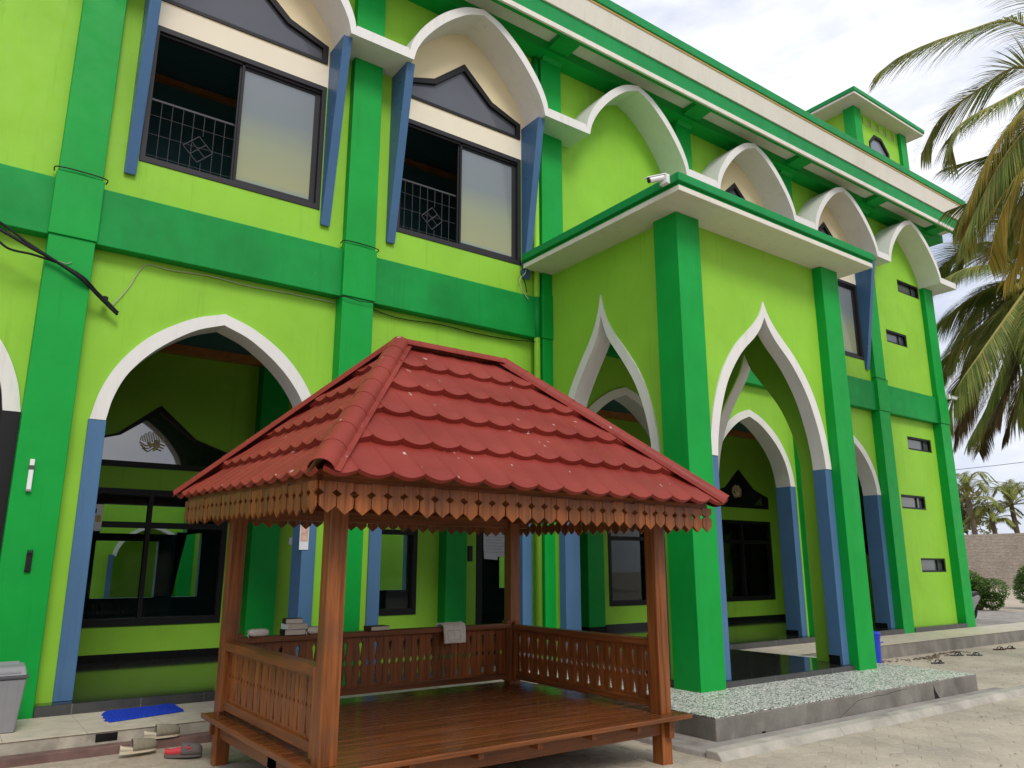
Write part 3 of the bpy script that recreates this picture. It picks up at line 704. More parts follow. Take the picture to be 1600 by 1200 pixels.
# platform
pd = MB(); y = 4.70; n = 16; w = (7.12-4.70)/n
for k in range(n):
    yy = y+k*w; pd.box(1.97, yy+.0015, DZ-.035, 5.22, yy+w-.0015, DZ+random.uniform(-.0008,.0008))
pd.build('deck', 'wood_deck', gz, .004)
MB().box(1.965, 4.68, DZ-.032, 5.24, 4.699, DZ+.002).build('deck_edging', 'wood_x', gz, .006)
e = MB(); e.box(1.95, 4.66, DZ-.04, 1.969, 7.14, DZ+.002); e.build('deck_edging', 'wood_y', gz, .006)
for yy in (GY0+.02, GY1-.06): MB().box(2.0, yy, .24, 5.18, yy+.04, DZ-.036).build('deck_beam', 'wood_x', gz, .005)
for xx in (GX0+.03, GX1-.085): MB().box(xx, 4.76, .22, xx+.055, 7.10, DZ-.037).build('deck_beam', 'wood_y', gz, .005)
for x in (2.62, 3.15, 3.66, 4.18, 4.66): MB().box(x, 4.74, DZ-.085, x+.045, 7.08, DZ-.036).build('joist', 'wood_y', gz)
b = MB(); b.prism([(5.6,.24),(5.66,.24),(5.69,.05),(5.80,0),(5.90,0),(5.80,.10),(5.76,.36),(5.6,.36)], 2.06, 2.11, 'x'); b.build('brace', 'wood_z', gz)
# carved pickets
def picket_poly(w, z0, z1, darts_l, darts_r):
    """one railing board, edges cut so that neighbouring boards leave darts and diamonds between them"""
    h = z1-z0; zc = z0+.5*h; g_ = .0012
    def side(dart):
        s = []
        if dart:
            s += [(0+g_, z0+.0), (0+g_, z0+.10*h), (.022, z0+.13*h), (.015, z0+.19*h), (.003, z0+.40*h)]
        else: s += [(0+g_, z0)]
        s += [(.002, zc-.075*h), (.020, zc), (.002, zc+.075*h)]
        if dart: s += [(.003, z0+.60*h), (.016, z0+.84*h), (.022, z0+.90*h), (.009, z0+.86*h), (0+g_, z0+.93*h)]
        s += [(0+g_, z1)]
        return s
    L = [(-w/2+a, z) for a, z in side(darts_l)]; Rr = [(w/2-a, z) for a, z in side(darts_r)]
    return L+list(reversed(Rr))
def rail_panel(p0, p1, fixed, axis, z0, z1, n):
    m = MB(); w = (p1-p0)/n
    for k in range(n):
        poly = picket_poly(w, z0, z1, k % 2 == 1, k % 2 == 0)
        c_ = p0+w*(k+.5); t = random.uniform(-.0015,.0015)
        m.prism([(c_+q[0], q[1]) for q in poly], fixed-.008+t, fixed+.008+t, axis)
    return m.build('carved_panel', 'wood_z', gz)
zb, zt = .475, .955
rail_panel(GX0+PW_+.01, GX1-PW_-.01, 6.995, 'y', zb, zt, 37)
rail_panel(GY0+PW_+.01, GY1-PW_-.01, 2.09, 'x', zb, zt-.03, 26)
rail_panel(GY0+PW_+.01, GY1-PW_-.01, 5.07, 'x', zb, zt-.02, 26)
m = MB(); m.box(GX0+PW_, 6.93, zt-.005, GX1-PW_, 7.055, zt+.045); m.build('top_rail', 'wood_x', gz, .006)
m = MB(); m.box(GX0+PW_, 6.965, .445, GX1-PW_, 7.025, .505); m.build('bottom_rail', 'wood_x', gz, .005)
MB().box(2.04, GY0+PW_, .905, 2.145, GY1-PW_, .975).build('top_rail', 'wood_y', gz, .006); MB().box(5.015, GY0+PW_, .93, 5.12, GY1-PW_, .99).build('top_rail', 'wood_y', gz, .006)
MB().box(2.055, GY0+PW_, .445, 2.12, GY1-PW_, .51).build('bottom_rail', 'wood_y', gz, .005); MB().box(5.035, GY0+PW_, .445, 5.10, GY1-PW_, .50).build('bottom_rail', 'wood_y', gz, .005)
for y in (GY0+PW_, GY1-PW_-.045):
    MB().box(2.03, y, .43, 2.12, y+.04, .97).build('rail_stile', 'wood_z', gz, .005); MB().box(5.03, y, .43, 5.10, y+.04, 1.02).build('rail_stile', 'wood_z', gz, .005)
for x in (GX0+PW_, GX1-PW_-.045): MB().box(x, 6.94, .43, x+.045, 7.04, 1.03).build('rail_stile', 'wood_z', gz, .005)
# top beams
for yy in (GY0+.03, GY1-.09): MB().box(1.9, yy, 2.0, 5.26, yy+.06, 2.10).build('top_beam', 'wood_x', gz, .005)
for xx in (GX0+.03, GX1-.09): MB().box(xx, 4.62, 2.04, xx+.06, 7.2, 2.13).build('top_beam', 'wood_y', gz, .005)
# fringe boards
def fringe(P0, P1, n, h=.195):
    P0, P1 = Vector(P0), Vector(P1); L = (P1-P0).length; d = (P1-P0)/L; nn = Vector((-d.y, d.x, 0)).normalized(); w = L/n
    m = MB(); rn = random.Random(int(L*100))
    for k in range(n):
        c_ = P0+d*(w*(k+.5)); dz = rn.uniform(-.006,.006); tl = rn.uniform(-.025,.025); w_ = w/2-.0015
        hh = h+rn.uniform(-.01,.01)
        poly = [(-w_,0),(w_,0),(w_,-.24*hh),(w_-.032,-.36*hh),(w_-.002,-.48*hh),(w_-.003,-.78*hh),(.0,-hh),(-w_+.003,-.78*hh),(-w_+.002,-.48*hh),(-w_+.032,-.36*hh),(-w_,-.24*hh)]
        o = len(m.v); vs = []
        for off in (-.006, .006):
            for a, z in poly: vs.append(c_+d*(a+tl*z)+nn*(off+.002*(k % 2))+Vector((0,0,z+dz)))
        nP = len(poly)
        tr = tessellate_polygon([[Vector((a, z, 0)) for a, z in poly]])
        fs = [tuple(t) for t in tr]+[tuple(nP+i for i in reversed(t)) for t in tr]+[(i, (i+1) % nP, nP+(i+1) % nP, nP+i) for i in range(nP)]
        m.add(vs, fs)
    return m.build('eave_fringe', 'wood_z', gz)
EC = {'FL': Vector((1.755,4.345,2.128)), 'FR': Vector((5.42,4.36,2.105)), 'BL': Vector((1.69,7.46,2.19)), 'BR': Vector((5.46,7.50,2.165))}
RL, RR = Vector((3.06,5.93,3.50)), Vector((4.17,5.93,3.49))
fringe((1.80,4.47,2.10), (5.36,4.47,2.075), 31); fringe((1.72,7.34,2.155), (1.79,4.48,2.10), 25)
fringe((5.38,4.48,2.075), (5.42,7.36,2.125), 25); fringe((5.40,7.36,2.125), (1.72,7.36,2.155), 31)
def fboard(P0, P1):
    fb = MB(); P0, P1 = Vector(P0), Vector(P1); d = (P1-P0).normalized(); nn = Vector((-d.y, d.x, 0)).normalized()*.02
    fb.hexa([P0-nn-Vector((0,0,.045)), P1-nn-Vector((0,0,.045)), P1+nn-Vector((0,0,.045)), P0+nn-Vector((0,0,.045))], [P0-nn+Vector((0,0,.015)), P1-nn+Vector((0,0,.015)), P1+nn+Vector((0,0,.015)), P0+nn+Vector((0,0,.015))])
    fb.build('fascia_board', 'wood_x', gz)
fboard((1.83,4.50,2.13), (5.33,4.50,2.10)); fboard((1.75,7.31,2.18), (1.82,4.52,2.13)); fboard((5.35,4.52,2.10), (5.39,7.33,2.15)); fboard((5.37,7.33,2.15), (1.75,7.33,2.18))
# pressed metal roof faces
def roof_face(E0, E1, T0, T1, ntile, ncourse=5, name='roof_sheet'):
    """E0->E1 eave (left to right seen from outside), T0->T1 top edge"""
    L = (E1-E0).length; ed = (E1-E0)/L
    a = (T0-E0).dot(ed); b_ = (T1-E0).dot(ed)
    bm = bmesh.new(); tile = L/ntile; PH = (0,.05,.18,.34,.5,.66,.82,.95); sub = 8
    nrm = ed.cross((T0+T1)/2-(E0+E1)/2).normalized()
    if nrm.z < 0: nrm = -nrm
    rows = []
    for c_ in range(ncourse):
        for fr in (0, .05, .12, .22, .4, .7, .97): rows.append((c_, fr))
        rows.append((c_, 1.))
    grid = []
    for (c_, fr) in rows:
        r_ = []
        for i in range(ntile*sub+1):
            ph = PH[i % sub]; s = (i//sub+ph)*tile
            sag = (.003+.016*max(0, 1-fr/.24))*sin(pi*ph)
            ridge = .006 if i % sub == 0 else 0
            h = .052*(1-fr)-sag+ridge
            w_ = max(1-fr, (fr-.7)/.3); t = (c_+min(fr, .999)-.06*sin(pi*ph)*w_)/ncourse
            r_.append(bm.verts.new((s, t, h+.004*sin(s*2.1+c_*1.7)*(1-fr))))
        grid.append(r_)
        # drop lip handled by consecutive rows fr=1 of lower course under fr=0 of the next
    for k in range(len(grid)-1):
        for i in range(ntile*sub):
            bm.faces.new((grid[k][i], grid[k][i+1], grid[k+1][i+1], grid[k+1][i]))
    # skirt at the eave
    lip = [bm.verts.new((v.co.x, v.co.y+.002, v.co.z-.03)) for v in grid[0]]
    for i in range(ntile*sub): bm.faces.new((lip[i], lip[i+1], grid[0][i+1], grid[0][i]))
    # clip to trapezoid
    def clip(p, n_): bmesh.ops.bisect_plane(bm, geom=bm.verts[:]+bm.edges[:]+bm.faces[:], plane_co=p, plane_no=n_, clear_outer=True)
    clip((0,0,0), Vector((-1, a, 0)).normalized()); clip((L,0,0), Vector((1, -(b_-L), 0)).normalized())
    for v in bm.verts:
        s, t, h = v.co; t_ = min(1, t); l0 = a*t_; l1 = L+(b_-L)*t_
        u = (s-l0)/max(1e-6, l1-l0) if l1-l0 > 1e-4 else .5; u = min(1.02, max(-.02, u))
        P = (E0.lerp(E1, u)).lerp(T0.lerp(T1, u), t)
        v.co = P+nrm*h
    bmesh.ops.recalc_face_normals(bm, faces=bm.faces)
    me = bpy.data.meshes.new(name); bm.to_mesh(me); bm.free(); me.materials.append(M['roof'])
    o = bpy.data.objects.new(name, me); COL.objects.link(o); o.parent = gz; o.matrix_parent_inverse = Matrix.Translation(gz.location).inverted()
    return o
roof_face(EC['FL'], EC['FR'], RL, RR, 16); roof_face(EC['BL'], EC['FL'], RL, RL+Vector((0,.001,0)), 14)
roof_face(EC['FR'], EC['BR'], RR, RR+Vector((0,.001,0)), 14); roof_face(EC['BR'], EC['BL'], RR, RL, 16)
# wooden boards under the sheets
u_ = MB()
dn = Vector((0,0,-.05))
IN_ = lambda k: EC[k].lerp((RL+RR)/2, .09)+dn
u_.add([IN_('FL'), IN_('FR'), RR+dn, RL+dn, IN_('BL'), IN_('BR')], [(0,1,2,3),(4,0,3),(1,5,2),(5,4,3,2)])
u_.build('roof_lining', 'wood_x', gz, fix=False)
# hip and ridge caps : overlapping half-round pieces with flat flanges
def cap_line(P0, P1, n, r=.080):
    P0, P1 = Vector(P0), Vector(P1); d = (P1-P0).normalized(); side = d.cross(Vector((0,0,1))).normalized(); up = side.cross(d).normalized()
    if up.z < 0: up = -up
    m = MB(); L = (P1-P0).length/n; seg = 10
    for k in range(n):
        vs = []; st = [(0,1.03),(.03,1.03),(.035,1.005),(1.02,.99)]
        for (f_, rr) in st:
            for j_ in range(seg+3):
                if j_ == 0: q = -side*(r*rr*1.45)+up*(-.012)
                elif j_ == seg+2: q = side*(r*rr*1.45)+up*(-.012)
                else:
                    t = pi*(j_-1)/seg; q = -side*(r*rr*cos(t))+up*(r*rr*.92*sin(t))
                vs.append(P0+d*(L*(k+f_))+q+up*(.014*(1-f_)*0+.0))
        w_ = seg+3; fs = []
        for i in range(len(st)-1):
            for j_ in range(w_-1): fs.append((i*w_+j_, i*w_+j_+1, (i+1)*w_+j_+1, (i+1)*w_+j_))
        m.add(vs, fs)
    o = m.build('ridge_cap', 'roof', gz); 
    for p in o.data.polygons: p.use_smooth = True
    sm = o.modifiers.new('solid', 'SOLIDIFY'); sm.thickness = .004
    md = o.modifiers.new('es', 'EDGE_SPLIT'); md.split_angle = radians(35)
up_ = Vector((0,0,.012))
cap_line(EC['FL']+Vector((0,0,.02)), RL+up_, 9); cap_line(EC['FR']+Vector((0,0,.02)), RR+up_, 9)
cap_line(EC['BL']+Vector((0,0,.02)), RL+up_, 9); cap_line(EC['BR']+Vector((0,0,.02)), RR+up_, 9)
cap_line(RL+up_*1.2, RR+up_*1.2, 6, .066)

# ------------------------------------------------------------------ things on the railing
RZ = zt+.045
def book(x, y, w, d, h, z, cover, rot, label, group=None):
    r_ = empty('book', (x, y, z), label, 'book', group); c_, s_ = cos(rot), sin(rot)
    def B(a0,b0,z0,a1,b1,z1,name,mat):
        P = [(a0,b0),(a1,b0),(a1,b1),(a0,b1)]; Q = [(x+p[0]*c_-p[1]*s_, y+p[0]*s_+p[1]*c_) for p in P]
        MB().hexa([(q[0],q[1],z+z0) for q in Q], [(q[0],q[1],z+z1) for q in Q]).build(name, mat, r_, .0015)
    B(-w/2+.004,-d/2+.004,.0035,w/2-.002,d/2-.004,h-.0035,'page_block','pages')
    B(-w/2,-d/2,0,w/2,d/2,.0035,'cover',cover); B(-w/2,-d/2,h-.0035,w/2,d/2,h,'cover',cover); B(-w/2-.003,-d/2,0,-w/2+.003,d/2,h,'spine',cover)
    return r_
G1 = 'books left on the gazebo back railing'
book(3.47, 6.99, .20, .14, .042, RZ, 'brownbook', .06, 'single closed brown book lying flat on the back railing, nothing on it', G1)
book(2.645, 6.985, .19, .135, .050, RZ, 'blackbook', -.05, 'dark-covered book at the bottom of the three-book stack', G1)
book(2.66, 6.99, .19, .135, .046, RZ+.05, 'whiteplastic', .10, 'white-covered book in the middle of the three-book stack', G1)
book(2.64, 6.99, .155, .115, .046, RZ+.096, 'blackbook', -.12, 'small black book topping the three-book stack', G1)
def bag(x0, x1, y, z, label, drape=0.):
    """cloth wrapped bundle / draped cloth"""
    r_ = empty('cloth_cover', ((x0+x1)/2, y, z), label, 'cloth cover')
    m = MB(); n = 14; k = 16; vs = []; rn = random.Random(int(x0*100))
    for i in range(n+1):
        u = i/n; e_ = (1-abs(2*u-1)**5); 
        for j in range(k):
            t = 2*pi*j/k; rr = .5+.5*e_
            hy = .062*rr*(abs(cos(t))**.5)*(1 if cos(t) > 0 else -1); hz = .032*rr*(abs(sin(t))**.6)*(1 if sin(t) > 0 else -1)
            vs.append((x0+(x1-x0)*u+rn.uniform(-.002,.002), y+hy+rn.uniform(-.002,.002), z+.033+hz+rn.uniform(-.0015,.0015)))
    fs = [(i*k+j, i*k+(j+1) % k, (i+1)*k+(j+1) % k, (i+1)*k+j) for i in range(n) for j in range(k)]+[tuple(range(k)), tuple(n*k+j for j in range(k))]
    m.add(vs, fs); m.build('bundle', 'cloth', r_, smooth=True)
    m = MB(); m.tube([(x0+.01,y-.05,z+.03),(x0-.02,y-.06,z+.02),(x0-.01,y-.065,z-.005)], .004, 6); m.build('cord', 'cloth', r_, smooth=True)
    return r_
bag(2.245, 2.42, 6.985, RZ, 'cream cloth bundle on the back railing beside the left post')
bag(2.76, 2.90, 6.975, RZ, 'cream cloth bundle right of the book stack, half behind the near post')
# folded white cloth cover hanging over the rail
r_ = empty('cloth_cover', (4.27, 6.93, RZ), 'white quilted cloth cover draped over the back railing like a saddle bag', 'cloth cover')
m = MB(); cx0, cx1 = 4.16, 4.41; prof = [(7.05,RZ-.03),(7.045,RZ+.012),(7.0,RZ+.020),(6.94,RZ+.020),(6.915,RZ+.005),(6.905,RZ-.05),(6.897,RZ-.13),(6.90,RZ-.145)]
pr = spline([(a, b, 0) for a, b in prof], 3); nU = 12; vs = []
for i in range(nU+1):
    u = i/nU
    for p in pr:
        e_ = .012*sin(u*9+p.y*20)*.3; vs.append((cx0+(cx1-cx0)*u+.01*(RZ-p.y)*(1-2*u), p.x-.004*sin(u*pi)+e_*.3, p.y+e_*.2))
w_ = len(pr); m.add(vs, [(i*w_+j, i*w_+j+1, (i+1)*w_+j+1, (i+1)*w_+j) for i in range(nU) for j in range(w_-1)])
o = m.build('cloth', 'cloth', r_, smooth=True, fix=False); s = o.modifiers.new('s', 'SOLIDIFY'); s.thickness = .018; s.offset = 1
m = MB(); m.tube([(4.15,6.97,RZ+.03),(4.22,6.93,RZ+.045),(4.30,6.93,RZ+.04),(4.40,6.95,RZ+.045)], .004, 6); m.build('cord', 'cloth', r_, smooth=True)
m = MB(); q = [(4.195,6.893,RZ-.03),(4.345,6.893,RZ-.03),(4.345,6.885,RZ-.12),(4.195,6.885,RZ-.12),(4.195,6.893,RZ-.03)]
m.tube([(a,b-.012,c_) for a,b,c_ in q], .0018, 5); m.build('stitching', 'wire', r_)

# ------------------------------------------------------------------ small things around the left terrace
r_ = empty('trash_bin', (.50, 8.22, PL), 'grey plastic swing-lid trash bin on the terrace at the foot of the left column', 'trash bin')
bx0, bx1, by0, by1 = .33, .745, 8.06, 8.36
MB().hexa([(bx0+.04,by0+.03,PL),(bx1-.04,by0+.03,PL),(bx1-.04,by1-.03,PL),(bx0+.04,by1-.03,PL)], [(bx0,by0,.665),(bx1,by0,.665),(bx1,by1,.665),(bx0,by1,.665)]).build('bin_body', 'steelgrey', r_, .012)
mm = MB()
for k in range(4):
    x = bx0+.07+k*.085; mm.hexa([(x+.01,by0+.026,PL+.03),(x+.04,by0+.026,PL+.03),(x+.04,by0+.06,PL+.03),(x+.01,by0+.06,PL+.03)], [(x,by0-.002,.62),(x+.035,by0-.002,.62),(x+.035,by0+.03,.62),(x,by0+.03,.62)])
mm.build('bin_rib', 'steelgrey', r_)
MB().box(bx0-.012, by0-.012, .666, bx1+.012, by1+.012, .69).build('bin_rim', 'darkgrey', r_, .005)
MB().hexa([(bx0,by0,.691),(bx1,by0,.691),(bx1,by1,.691),(bx0,by1,.691)], [(bx0+.03,by0+.05,.76),(bx1-.015,by0+.05,.76),(bx1-.015,by1-.04,.775),(bx0+.03,by1-.04,.775)]).build('bin_lid', 'steelgrey', r_, .012)
MB().hexa([(bx0+.04,by0+.012,.698),(bx1-.05,by0+.012,.698),(bx1-.05,by1-.05,.77),(bx0+.04,by1-.05,.77)], [(bx0+.04,by0+.008,.72),(bx1-.05,by0+.008,.72),(bx1-.05,by1-.05,.79),(bx0+.04,by1-.05,.79)]).build('lid_flap', 'steelgrey', r_, .006)
# bath mat
m = MB(); n1, n2 = 60, 26; rn = random.Random(2); vs = []
cor = [Vector((1.42,8.08)), Vector((2.10,8.26)), Vector((2.10,8.70)), Vector((1.46,8.62))]
for i in range(n1+1):
    for j in range(n2+1):
        u, v = i/n1, j/n2; p = cor[0].lerp(cor[1], u).lerp(cor[3].lerp(cor[2], u), v)
        edge = min(u, 1-u, v, 1-v)
        if u < .02: p = p+Vector((.02*sin(v*22)-.01, 0))
        vs.append((p.x+rn.uniform(-.004,.004), p.y+rn.uniform(-.004,.004), PL+(.004 if edge < .01 else .018+rn.uniform(0,.010))))
m.add(vs, [(i*(n2+1)+j, (i+1)*(n2+1)+j, (i+1)*(n2+1)+j+1, i*(n2+1)+j+1) for i in range(n1) for j in range(n2)])
tag(m.build('bath_mat', 'mat', fix=False), 'bright blue shaggy bath mat on the cream tiled terrace step', 'mat')

# shoes -------------------------------------------------
def sole_outline(L, W, n=28):
    pts = []
    for k in range(n):
        t = 2*pi*k/n; x = cos(t)*L/2; wv = W/2*(.82+.22*(x/(L/2))-.10*cos(2.2*x/(L/2)))
        pts.append((x, sin(t)*wv*(1 if abs(sin(t)) > .0 else 1)))
    return pts
def place(o, x, y, z, rot):
    o.location = (x, y, z); o.rotation_euler = (0, 0, rot)
def clog(name, label, group, x, y, z, rot, upper, inner, solem, closed=True):
    r_ = empty(name, (0,0,0), label, 'clog', group)
    L, W = .27, .10; out = sole_outline(L, W); n = len(out); xs = -.015 if closed else -.05
    MB().prism(out, 0, .024, 'z').build('sole', solem, r_, .004)
    MB().prism([(a*.9, b*.86) for a, b in out], .0245, .028, 'z').build('insole', inner, r_)
    m = MB(); st = 9; k = 12; vs = []
    for i in range(st+1):
        u = i/st; xx = xs+(L/2-.004-xs)*sin(u*pi/2); wv = W/2*(.82+.22*(xx/(L/2))-.10*cos(2.2*xx/(L/2)))*sqrt(max(0.02, 1-(xx/(L/2))**2))*1.04
        hh = (.066-.016*u)*sqrt(max(.03, 1-(max(0,u-.05))**3.0))
        for j in range(k+1):
            t = pi*j/k; vs.append((xx, -wv*cos(t), .018+hh*sin(t)**.8))
    m.add(vs, [(i*(k+1)+j, i*(k+1)+j+1, (i+1)*(k+1)+j+1, (i+1)*(k+1)+j) for i in range(st) for j in range(k)])
    o = m.build('upper', upper, r_, smooth=True, fix=False); s = o.modifiers.new('s', 'SOLIDIFY'); s.thickness = .004
    # side walls / heel wall
    m = MB(); 
    half = [(-L/2*cos(t), 0) for t in (0,)]
    pts = []
    for q in range(19):
        t = pi/2+pi*q/18; xx = cos(t)*L/2; wv = W/2*(.82+.22*(xx/(L/2))-.10*cos(2.2*xx/(L/2)))
        h = .028+.030*(1-abs(q-9)/9 if not closed else .55+.45*abs(cos(t*2)))
        pts.append((xx, sin(t)*wv, h))
    vs = [(a, b, .02) for a, b, h in pts]+[(a*.98, b*.97, h) for a, b, h in pts]
    m.add(vs, [(i, i+1, 19+i+1, 19+i) for i in range(18)])
    o = m.build('heel_wall', inner if closed else solem, r_, smooth=True, fix=False); s = o.modifiers.new('s', 'SOLIDIFY'); s.thickness = .004
    place(r_, x, y, z, rot); r_.scale = (1.1, 1.1, 1.3); return r_
k_ = clog('clog', 'lone grey foam clog with a bright red lining on the paving beside the gazebo leg', None, 1.88, 7.30, .04, -.35, 'foam', 'redfoam', 'foam')
m = MB()
for a, b in ((.05,.01),(.08,-.02),(.09,.015),(.065,-.005),(.03,.03),(.04,-.03),(.105,0),(.02,.0)): m.lathe([(.0045,0),(.0045,.003)], (a, b, .078-.28*abs(b)-(max(0,a-.04))*.25), 8)
for o in (m.build('vent_hole', 'blackplastic', k_),): o.matrix_parent_inverse = Matrix.Identity(4)
m = MB(); m.tube([(.01,-.03,.068),(.03,-.045,.055),(.06,-.035,.06),(.05,-.045,.04)], .005, 6); o = m.build('red_badge', 'redfoam', k_); o.matrix_parent_inverse = Matrix.Identity(4)
GS = 'khaki slip-on shoes by the terrace'
clog('slip_on_shoe', 'front one of two khaki canvas slip-on shoes leaning on the rusty channel', GS, 1.56, 7.47, .085, .15, 'khaki', 'khaki', 'sole', False)
clog('slip_on_shoe', 'rear one of two khaki canvas slip-on shoes, further behind its twin', GS, 1.77, 7.62, .150, .05, 'khaki', 'khaki', 'sole', False)
for o in bpy.data.objects:
    if o.name.startswith('slip_on_shoe'): o['category'] = 'shoe'
def flipflop(label, x, y, rot, mat='darkgrey'):
    r_ = empty('flip_flop', (0,0,0), label, 'flip-flop', 'flip-flops on the paving by the walkway')
    out = sole_outline(.27, .10); MB().prism(out, 0, .02, 'z').build('sole', mat, r_, .003)
    m = MB()
    for s in (-1, 1): m.tube([(-.02,s*.042,.012),(.01,s*.040,.05),(.05,s*.018,.055),(.085,0,.022)], .008, 6)
    m.build('strap', 'blackplastic', r_, smooth=True)
    place(r_, x, y, .012, rot)
flipflop('black flip-flop lying alone nearest the mosaic plinth end', 13.70, 6.84, -.35)
flipflop('grey flip-flop, left one of the pair in front of the walkway', 15.15, 7.20, -.5)
flipflop('grey flip-flop, right one of the pair in front of the walkway', 15.42, 7.02, -.8)
flipflop('dark brown flip-flop farthest right, close to the walkway foot', 16.85, 7.20, -.5, 'brownbook')
flipflop('dark brown flip-flop leaning beside the farthest right one', 17.20, 7.15, -.3, 'brownbook')

# blue drum
r_ = empty('plastic_bin', (12.60, 7.35, 0), 'tall blue plastic bin behind the right porch column', 'bin')
MB().lathe([(.13,0),(.14,.02),(.15,.28),(.155,.44),(.165,.45),(.165,.48),(.155,.49)], (12.60,7.35,0), 24).build('bin_body', 'blueplastic', r_, smooth=False)
MB().lathe([(.17,.491),(.17,.52),(.15,.54),(.04,.55)], (12.60,7.35,0), 24).build('bin_lid', 'blueplastic', r_)
MB().tube([(12.60,7.20,.38),(12.63,7.17,.38),(12.67,7.17,.38),(12.70,7.20,.38)], .010, 6).build('handle', 'blueplastic', r_)

# meter box, fluorescent tube, black bracket, switch, poster, paper, intercom
r_ = empty('lamp_fixture', (.60, CF-.02, 2.46), 'slim white vertical lamp batten fixed high on the left green column', 'lamp')
MB().box(.585, CF-.035, 2.29, .625, CF-.001, 2.60).build('batten', 'whiteplastic', r_, .004); MB().box(.583, CF-.038, 2.50, .627, CF-.003, 2.54).build('clip', 'darkgrey', r_); MB().box(.583, CF-.037, 2.29, .627, CF-.003, 2.31).build('end_cap', 'steelgrey', r_)
r_ = empty('hook_strip', (.68, CF-.02, 1.6), 'small black plastic hook strip low on the left green column', 'hook strip')
MB().box(.665, CF-.02, 1.54, .715, CF-.001, 1.72).build('plate', 'blackplastic', r_, .003)
hk = MB()
for q in (.668, .685, .702): hk.box(q, CF-.035, 1.71, q+.01, CF-.015, 1.745)
hk.box(.662, CF-.03, 1.55, .70, CF-.015, 1.57); hk.build('hook', 'blackplastic', r_)
r_ = empty('meter_box', (1.30, 9.27, 2.2), 'white wall box with yellow sticker just inside the left arch', 'electric box')
MB().box(1.60, 11.98, 2.06, 1.74, BACK-.016, 2.42).build('box', 'whiteplastic', r_, .006); MB().box(1.665, 11.97, 2.18, 1.72, 11.979, 2.27).build('sticker', 'gold', r_); MB().box(1.61, 11.968, 2.30, 1.66, 11.979, 2.36).build('dial', 'blackplastic', r_)
r_ = empty('light_switch', (4.62, BACK, 1.95), 'small white wall switch on the lime inner wall by the pilaster', 'light switch')
MB().box(4.42, BACK-.016, 1.92, 4.53, BACK-.001, 2.03).build('plate', 'whiteplastic', r_, .003); MB().box(4.45, BACK-.021, 1.95, 4.50, BACK-.016, 2.0).build('rocker', 'paper', r_, .002)
r_ = empty('poster', (3.48, WL-.03, 2.0), 'narrow pink and white printed poster stuck on a blue arch jamb', 'poster')
MB().box(3.39, WL-.028, 1.78, 3.50, WL-.0205, 2.12).build('sheet', 'paper', r_); MB().box(3.40, WL-.031, 1.88, 3.49, WL-.0285, 2.09).build('print', 'poster', r_)
r_ = empty('notice_sheet', (8.4, BACK-.02, 2.0), 'white paper notice taped to the dark glass door', 'notice')
nt_ = MB(); nt_.prism([(8.10,1.95),(8.12,1.72),(8.42,1.70),(8.42,1.76),(8.71,1.77),(8.71,2.26),(8.10,2.25)], BACK-.016, BACK-.012); nt_.build('sheet', 'paper', r_)
for k in range(7):
    z = 2.17-k*.055; MB().box(8.16+.02*(k % 2), BACK-.018, z, 8.62-.05*(k % 3), BACK-.0165, z+.006).build('text_line', 'steelgrey', r_)
r_ = empty('door_intercom', (7.83, BACK, 1.85), 'black intercom handset on the wall left of the glass door', 'intercom')
MB().box(7.76, BACK-.04, 1.68, 7.85, BACK-.001, 1.95).build('body', 'blackplastic', r_, .006); MB().box(7.775, BACK-.046, 1.87, 7.835, BACK-.041, 1.93).build('screen', 'glass_dark', r_)

# CCTV cameras
def cctv(p, d, label, wallp):
    r_ = empty('security_camera', p, label, 'security camera', 'white security cameras on the mosque')
    p = Vector(p); d = Vector(d).normalized(); w = Vector(wallp)
    MB().box(w.x-.045, w.y-.06, w.z-.06, w.x+.015, w.y+.06, w.z+.06).build('junction_box', 'whiteplastic', r_, .006)
    MB().tube([w+Vector((-.04,0,.02)), w*.4+p*.6+Vector((0,0,-.01)), p], .016, 8).build('arm', 'whiteplastic', r_)
    MB().tube([p-d*.05, p+d*.14], .036, 16).build('housing', 'whiteplastic', r_, .004); MB().tube([p+d*.1401, p+d*.155], .033, 16).build('lens', 'blackplastic', r_)
    MB().add([p-d*.06+Vector((0,-.042,.035)), p+d*.19+Vector((0,-.042,.035)), p+d*.19+Vector((0,.042,.035)), p-d*.06+Vector((0,.042,.035)),
              p-d*.06+Vector((0,-.03,.047)), p+d*.19+Vector((0,-.03,.047)), p+d*.19+Vector((0,.03,.047)), p-d*.06+Vector((0,.03,.047))],
              [(0,3,2,1),(4,5,6,7),(0,1,5,4),(1,2,6,5),(2,3,7,6),(3,0,4,7)]).build('sun_shield', 'whiteplastic', r_)
    return r_
cctv((6.45,5.86,6.165), (-1,.45,-.35), 'white bullet security camera on the left edge of the porch canopy', (6.53,5.84,6.15))
cctv((19.60,8.66,5.60), (1,-.2,-.1), 'white security camera on the far right corner column', (19.50,8.72,5.62))

